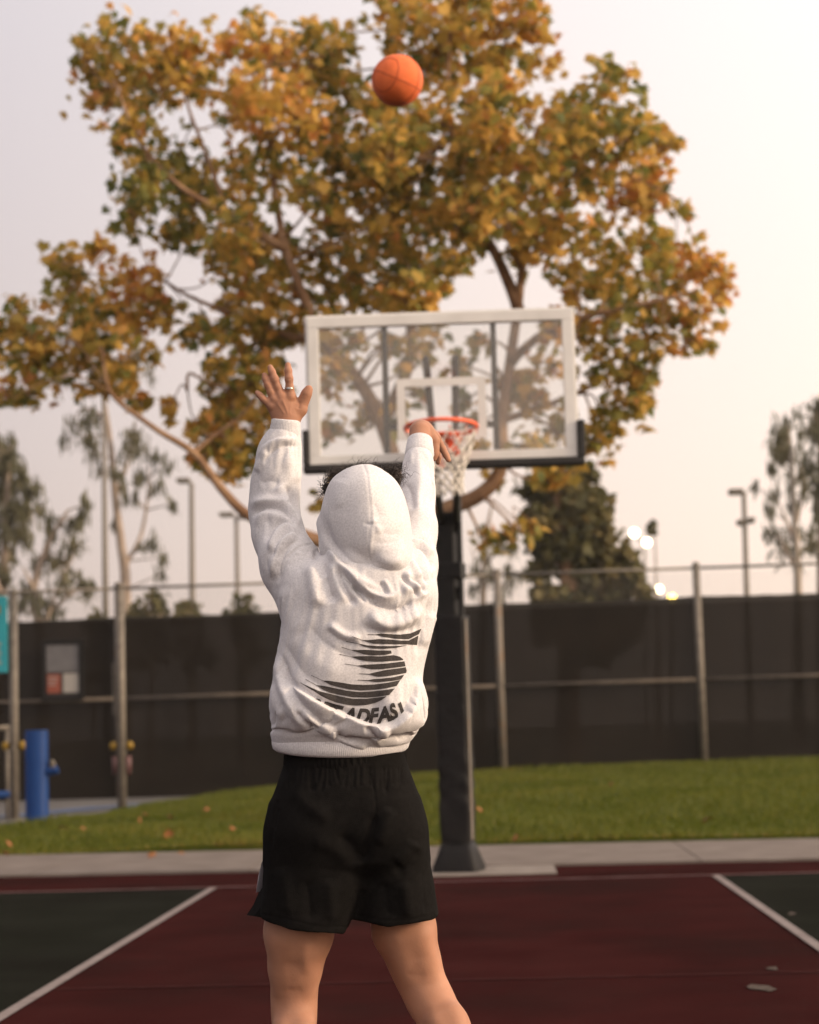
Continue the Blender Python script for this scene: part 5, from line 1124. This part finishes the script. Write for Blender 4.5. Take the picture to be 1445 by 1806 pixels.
lay(pl, True, 1.3).build('back_lettering', M['print'], hoodie, True)

# ---- shorts
Fs_ = Field((-.75, 4.55, .62), (.15, 5.15, 1.18), .0036)
Fs_.loft([(1322, 505, 714, .125, .01), (1345, 501, 718, .13, .01), (1375, 489, 728, .142, .0), (1420, 478, 738, .152, -.005), (1470, 472, 746, .150, -.005), (1520, 480, 744, .135, .0), (1545, 520, 705, .09, .02)], .03, 2.3)
Fs_.loft([(1425, 490, 640, .100, -.0), (1455, 476, 650, .122, -.01), (1500, 469, 655, .132, -.015), (1560, 464, 645, .136, -.015), (1610, 459, 628, .138, -.015), (1660, 456, 616, .138, -.015)], .035, 2.5)
Fs_.loft([(1425, 640, 722, .100, .01), (1455, 640, 741, .115, .01), (1500, 640, 754, .130, .01), (1560, 634, 766, .134, .015), (1610, 627, 773, .136, .015), (1660, 624, 778, .138, .015)], .035, 2.5)
Fs_.ell(P(555, 1455, -.055), (.088, .105, .085), .06).ell(P(678, 1455, -.045), (.08, .10, .085), .06)
sl, (X, Y, Z) = Fs_.sub(Fs_.lo, Fs_.lo + (Fs_.n - 1) * Fs_.h); outer = Fs_.f
zc = np.interp(X[:, 0, 0], [P(456, 1610)[0], P(520, 1629)[0], P(612, 1639)[0], P(622, 1617)[0], P(690, 1627)[0], P(768, 1615)[0]], [P(456, 1610)[2], P(520, 1629)[2], P(612, 1639)[2], P(626, 1615)[2], P(690, 1627)[2], P(768, 1615)[2]]).astype(np.float32)[:, None, None]
Fs_.f = np.maximum(np.maximum(outer, -(outer + .010)), (zc - .012 * (Y - 4.88) / .14 * 0) - Z).astype(np.float32)
Vs, Fsq = Fs_.mesh(2)
N = vnormals(Vs, Fsq); Vs = Vs + N * np.array([noise.noise(Vector((v[0] * 13, v[1] * 13, v[2] * 6))) * .004 + noise.noise(Vector((v[0] * 30, v[1] * 30, v[2] * 12))) * .0012 for v in Vs])[:, None]
SS = [('g', c2((800, 1150), (820, 1260), (826, 1345), (822, 1445)), -2.4, 2), ('v', cs_((757, 150), (745, 250), (715, 350), (690, 430)), -8, 8, 6), ('g', c2((285, 1350), (275, 1400), (268, 1445)), -3, 2.5), ('g', cs_((255, 100), (240, 200), (228, 320)), -3, 3),
      ('r', cs_((330, 20), (420, 120), (540, 200)), 4, 12), ('r', cs_((960, 290), (930, 350), (860, 420)), 5, 12), ('v', cs_((980, 330), (930, 400), (850, 470)), -4, 12), ('r', cs_((840, 120), (800, 240), (770, 330)), 4, 12), ('v', cs_((560, 260), (640, 330), (690, 420)), -5, 14), ('r', cs_((420, 300), (540, 330), (640, 420)), 4, 14),
      ('r', cs_((280, 420), (300, 560), (310, 690)), 4, 12), ('v', cs_((400, 480), (420, 600), (430, 720)), -4, 14), ('r', cs_((520, 480), (530, 600), (540, 730)), 4, 12), ('v', cs_((800, 500), (810, 600), (820, 700)), -4, 12), ('r', cs_((900, 500), (920, 600), (930, 700)), 4, 12), ('v', cs_((1000, 420), (1010, 560), (1020, 680)), -3, 10),
      ('g', cs_((180, 672), (340, 705), (480, 735), (620, 735)), -1.6, 1.6), ('g', cs_((640, 672), (800, 700), (930, 700), (1055, 672)), -1.6, 1.6)]
for k_ in range(26):
    x = 505 + k_ * 8.2 + rng.uniform(-2, 2); SS.append(('v', [(x, 1348), (x + rng.uniform(-2, 2), 1362), (x + rng.uniform(-5, 5), 1380 + rng.uniform(0, 26))], -rng.uniform(1.5, 3.5), rng.uniform(2, 4)))
SS = [(k_, p_, a_ * (1.0 if k_ == 'g' else 1.7), *w_) for k_, p_, a_, *w_ in SS]
Vs, _ = strokes(Vs, Fsq, SS, .35)
shorts = qlink('shorts', Vs, Fsq, M['black_cloth'], person)
vs = []; n_ = 400
for py, xl, xr, ry in ((1318, 507, 712, .124), (1324, 503, 716, .131), (1336, 502, 717, .133), (1346, 501, 718, .133), (1351, 503, 716, .128)):
    L, Rr = P(xl, py, .01), P(xr, py, .01); c = (L + Rr) / 2; u = (Rr - L) / 2
    for i in range(n_):
        a = 2 * math.pi * i / n_; k = 1 + .011 * math.sin(72 * a + 2 * math.sin(7 * a)) * (1 if 1320 < py < 1350 else .3); vs.append(c + u * k * math.cos(a) + np.array([0, ry * k * math.sin(a), -.012 * min(0, math.sin(a)) * -1]))
mb = MB(); mb.add(vs, [(j*n_+i, j*n_+(i+1)%n_, (j+1)*n_+(i+1)%n_, (j+1)*n_+i) for j in range(4) for i in range(n_)]); mb.build('waistband', M['black_cloth'], shorts, True)
# side slit: a black flap that stands off the thigh and the pale panel above it
def patch(name, quad, m, w0=.02, th=.004):
    f_ = [P(x, y, w_) for x, y, w_ in quad]; b2_ = [p + np.array([.002, th, 0]) for p in f_]; k = len(f_)
    mb = MB(); mb.add(f_ + b2_, [tuple(range(k)), tuple(range(2 * k - 1, k - 1, -1))] + [(i, i + k, (i + 1) % k + k, (i + 1) % k) for i in range(k)]); return mb.build(name, M[m], shorts)
patch('side_flap', [(466, 1545, .05), (458, 1570, .03), (447, 1596, .01), (435, 1614, .0), (448, 1616, -.03), (466, 1619, -.06), (475, 1580, -.06)], 'black_cloth')
patch('side_panel', [(466, 1510, .0), (461, 1524, .0), (456, 1545, .0), (452, 1574, .0), (457, 1572, .01), (465, 1558, .02), (472, 1530, .02)], 'side_white')

# ---- hair: loose curls that stand out past the rim of the hood
mb = MB(); hs = np.random.default_rng(11)
def curl(p, d, L, r, turns, rad):
    d = Vector(d).normalized(); u = d.orthogonal().normalized(); v = d.cross(u); ph = hs.uniform(0, 6.28); k = int(7 * turns) + 3; bend = Vector(hs.normal(0, .012, 3))
    mb.tube([Vector(p) + d * L * t + bend * t * t + (u * math.cos(ph + turns * 6.28 * t) + v * math.sin(ph + turns * 6.28 * t)) * r * min(1, t * 3) for t in np.linspace(0, 1, k)], [rad * (1 - .7 * t) for t in np.linspace(0, 1, k)], 4)
for i in range(260):
    a = hs.uniform(R_(30), R_(150)); px = 642 + 66 * math.cos(a); py = 890 - 66 * math.sin(a) * hs.uniform(.96, 1.0)
    curl(P(px, py, hs.uniform(.07, .13)), (math.cos(a) * .9 + hs.normal(0, .9), hs.uniform(-.1, .7), math.sin(a) * .4 + hs.normal(0, .5)), hs.uniform(.008, .017), hs.uniform(.005, .009), hs.uniform(1.6, 2.8), .0007)
for i in range(190):
    px, py = hs.normal(693, 6), hs.normal(838, 7); curl(P(px, py, hs.uniform(.06, .12)), (hs.normal(.3, .7), .2, hs.normal(.1, .8)), hs.uniform(.009, .018), hs.uniform(.005, .009), hs.uniform(1.6, 2.8), .0007)
for i in range(190):
    px, py = hs.normal(600, 8), hs.normal(841, 5); curl(P(px, py, hs.uniform(.06, .12)), (hs.normal(-.4, .6), .2, hs.normal(.1, .7)), hs.uniform(.009, .018), hs.uniform(.005, .009), hs.uniform(1.6, 2.8), .0007)
for i in range(110):
    px, py = hs.normal(576, 2), hs.normal(861, 5); curl(P(px, py, hs.uniform(.05, .10)), (hs.normal(-.2, .4), .3, hs.normal(-.1, .8)), hs.uniform(.008, .014), hs.uniform(.003, .005), hs.uniform(1, 2), .0012)
hair = mb.build('hair', M['hair'], person, True)
Fc = Field((-.48, 4.75, 1.55), (-.15, 5.15, 1.90), .006); Fc.ell(HC + np.array([0, .0, .012]), (.080, .093, .098), .02, HR); Fc.ell(hd(0, .07, -.035), (.06, .05, .085), .02, HR, 'sub')
Vc, Fcq = Fc.mesh(2); N = vnormals(Vc, Fcq); Vc = Vc + N * np.array([noise.noise(Vector(v) * 55) * .006 for v in Vc])[:, None]; qlink('hair_cap', Vc, Fcq, M['hair'], hair)

# ---- shoes
def shoe(an, dr, rise):
    d = np.array(dr, float); d /= np.linalg.norm(d); up = np.array([0, 0, 1.]); side = np.cross(d, up); side /= np.linalg.norm(side); up = np.cross(side, d); o = an - up * .075 - d * .045
    def q(x, y, z): return o + d * x + side * y + up * z
    f = Field(an - .30, an + .30, .005)
    f.chain([(q(0, 0, .04), .040), (q(.08, 0, .035), .042), (q(.16, 0, .022), .044), (q(.22, .004, .012), .034)], .02); f.chain([(q(.02, 0, .05), .040), (q(.025, 0, .10), .038)], .02); f.ell(q(.03, 0, .12), (.03, .03, .03), .01, mode='sub')
    V, Fq = f.mesh(3); sh = qlink('shoe', V, Fq, M['shoe'], person)
    f = Field(an - .30, an + .30, .005); f.chain([(q(-.01, 0, .0), .036), (q(.10, 0, -.006), .036), (q(.18, 0, -.006), .040), (q(.235, .004, -.008), .030)], .02)
    V, Fq = f.mesh(2); rel = (V - o); hgt = rel @ up; V = V - up[None] * (np.clip(hgt - .004, 0, 1) * .9 + np.clip(-hgt - .018, -1, 0) * 0)[:, None]; qlink('sole', V, Fq, M['sole'], sh)
    return V[:, 2].min()
shoe(an_l, (-.05, 1, -.06), 0); shoe(an_r, (.10, 1, -.75), .1)
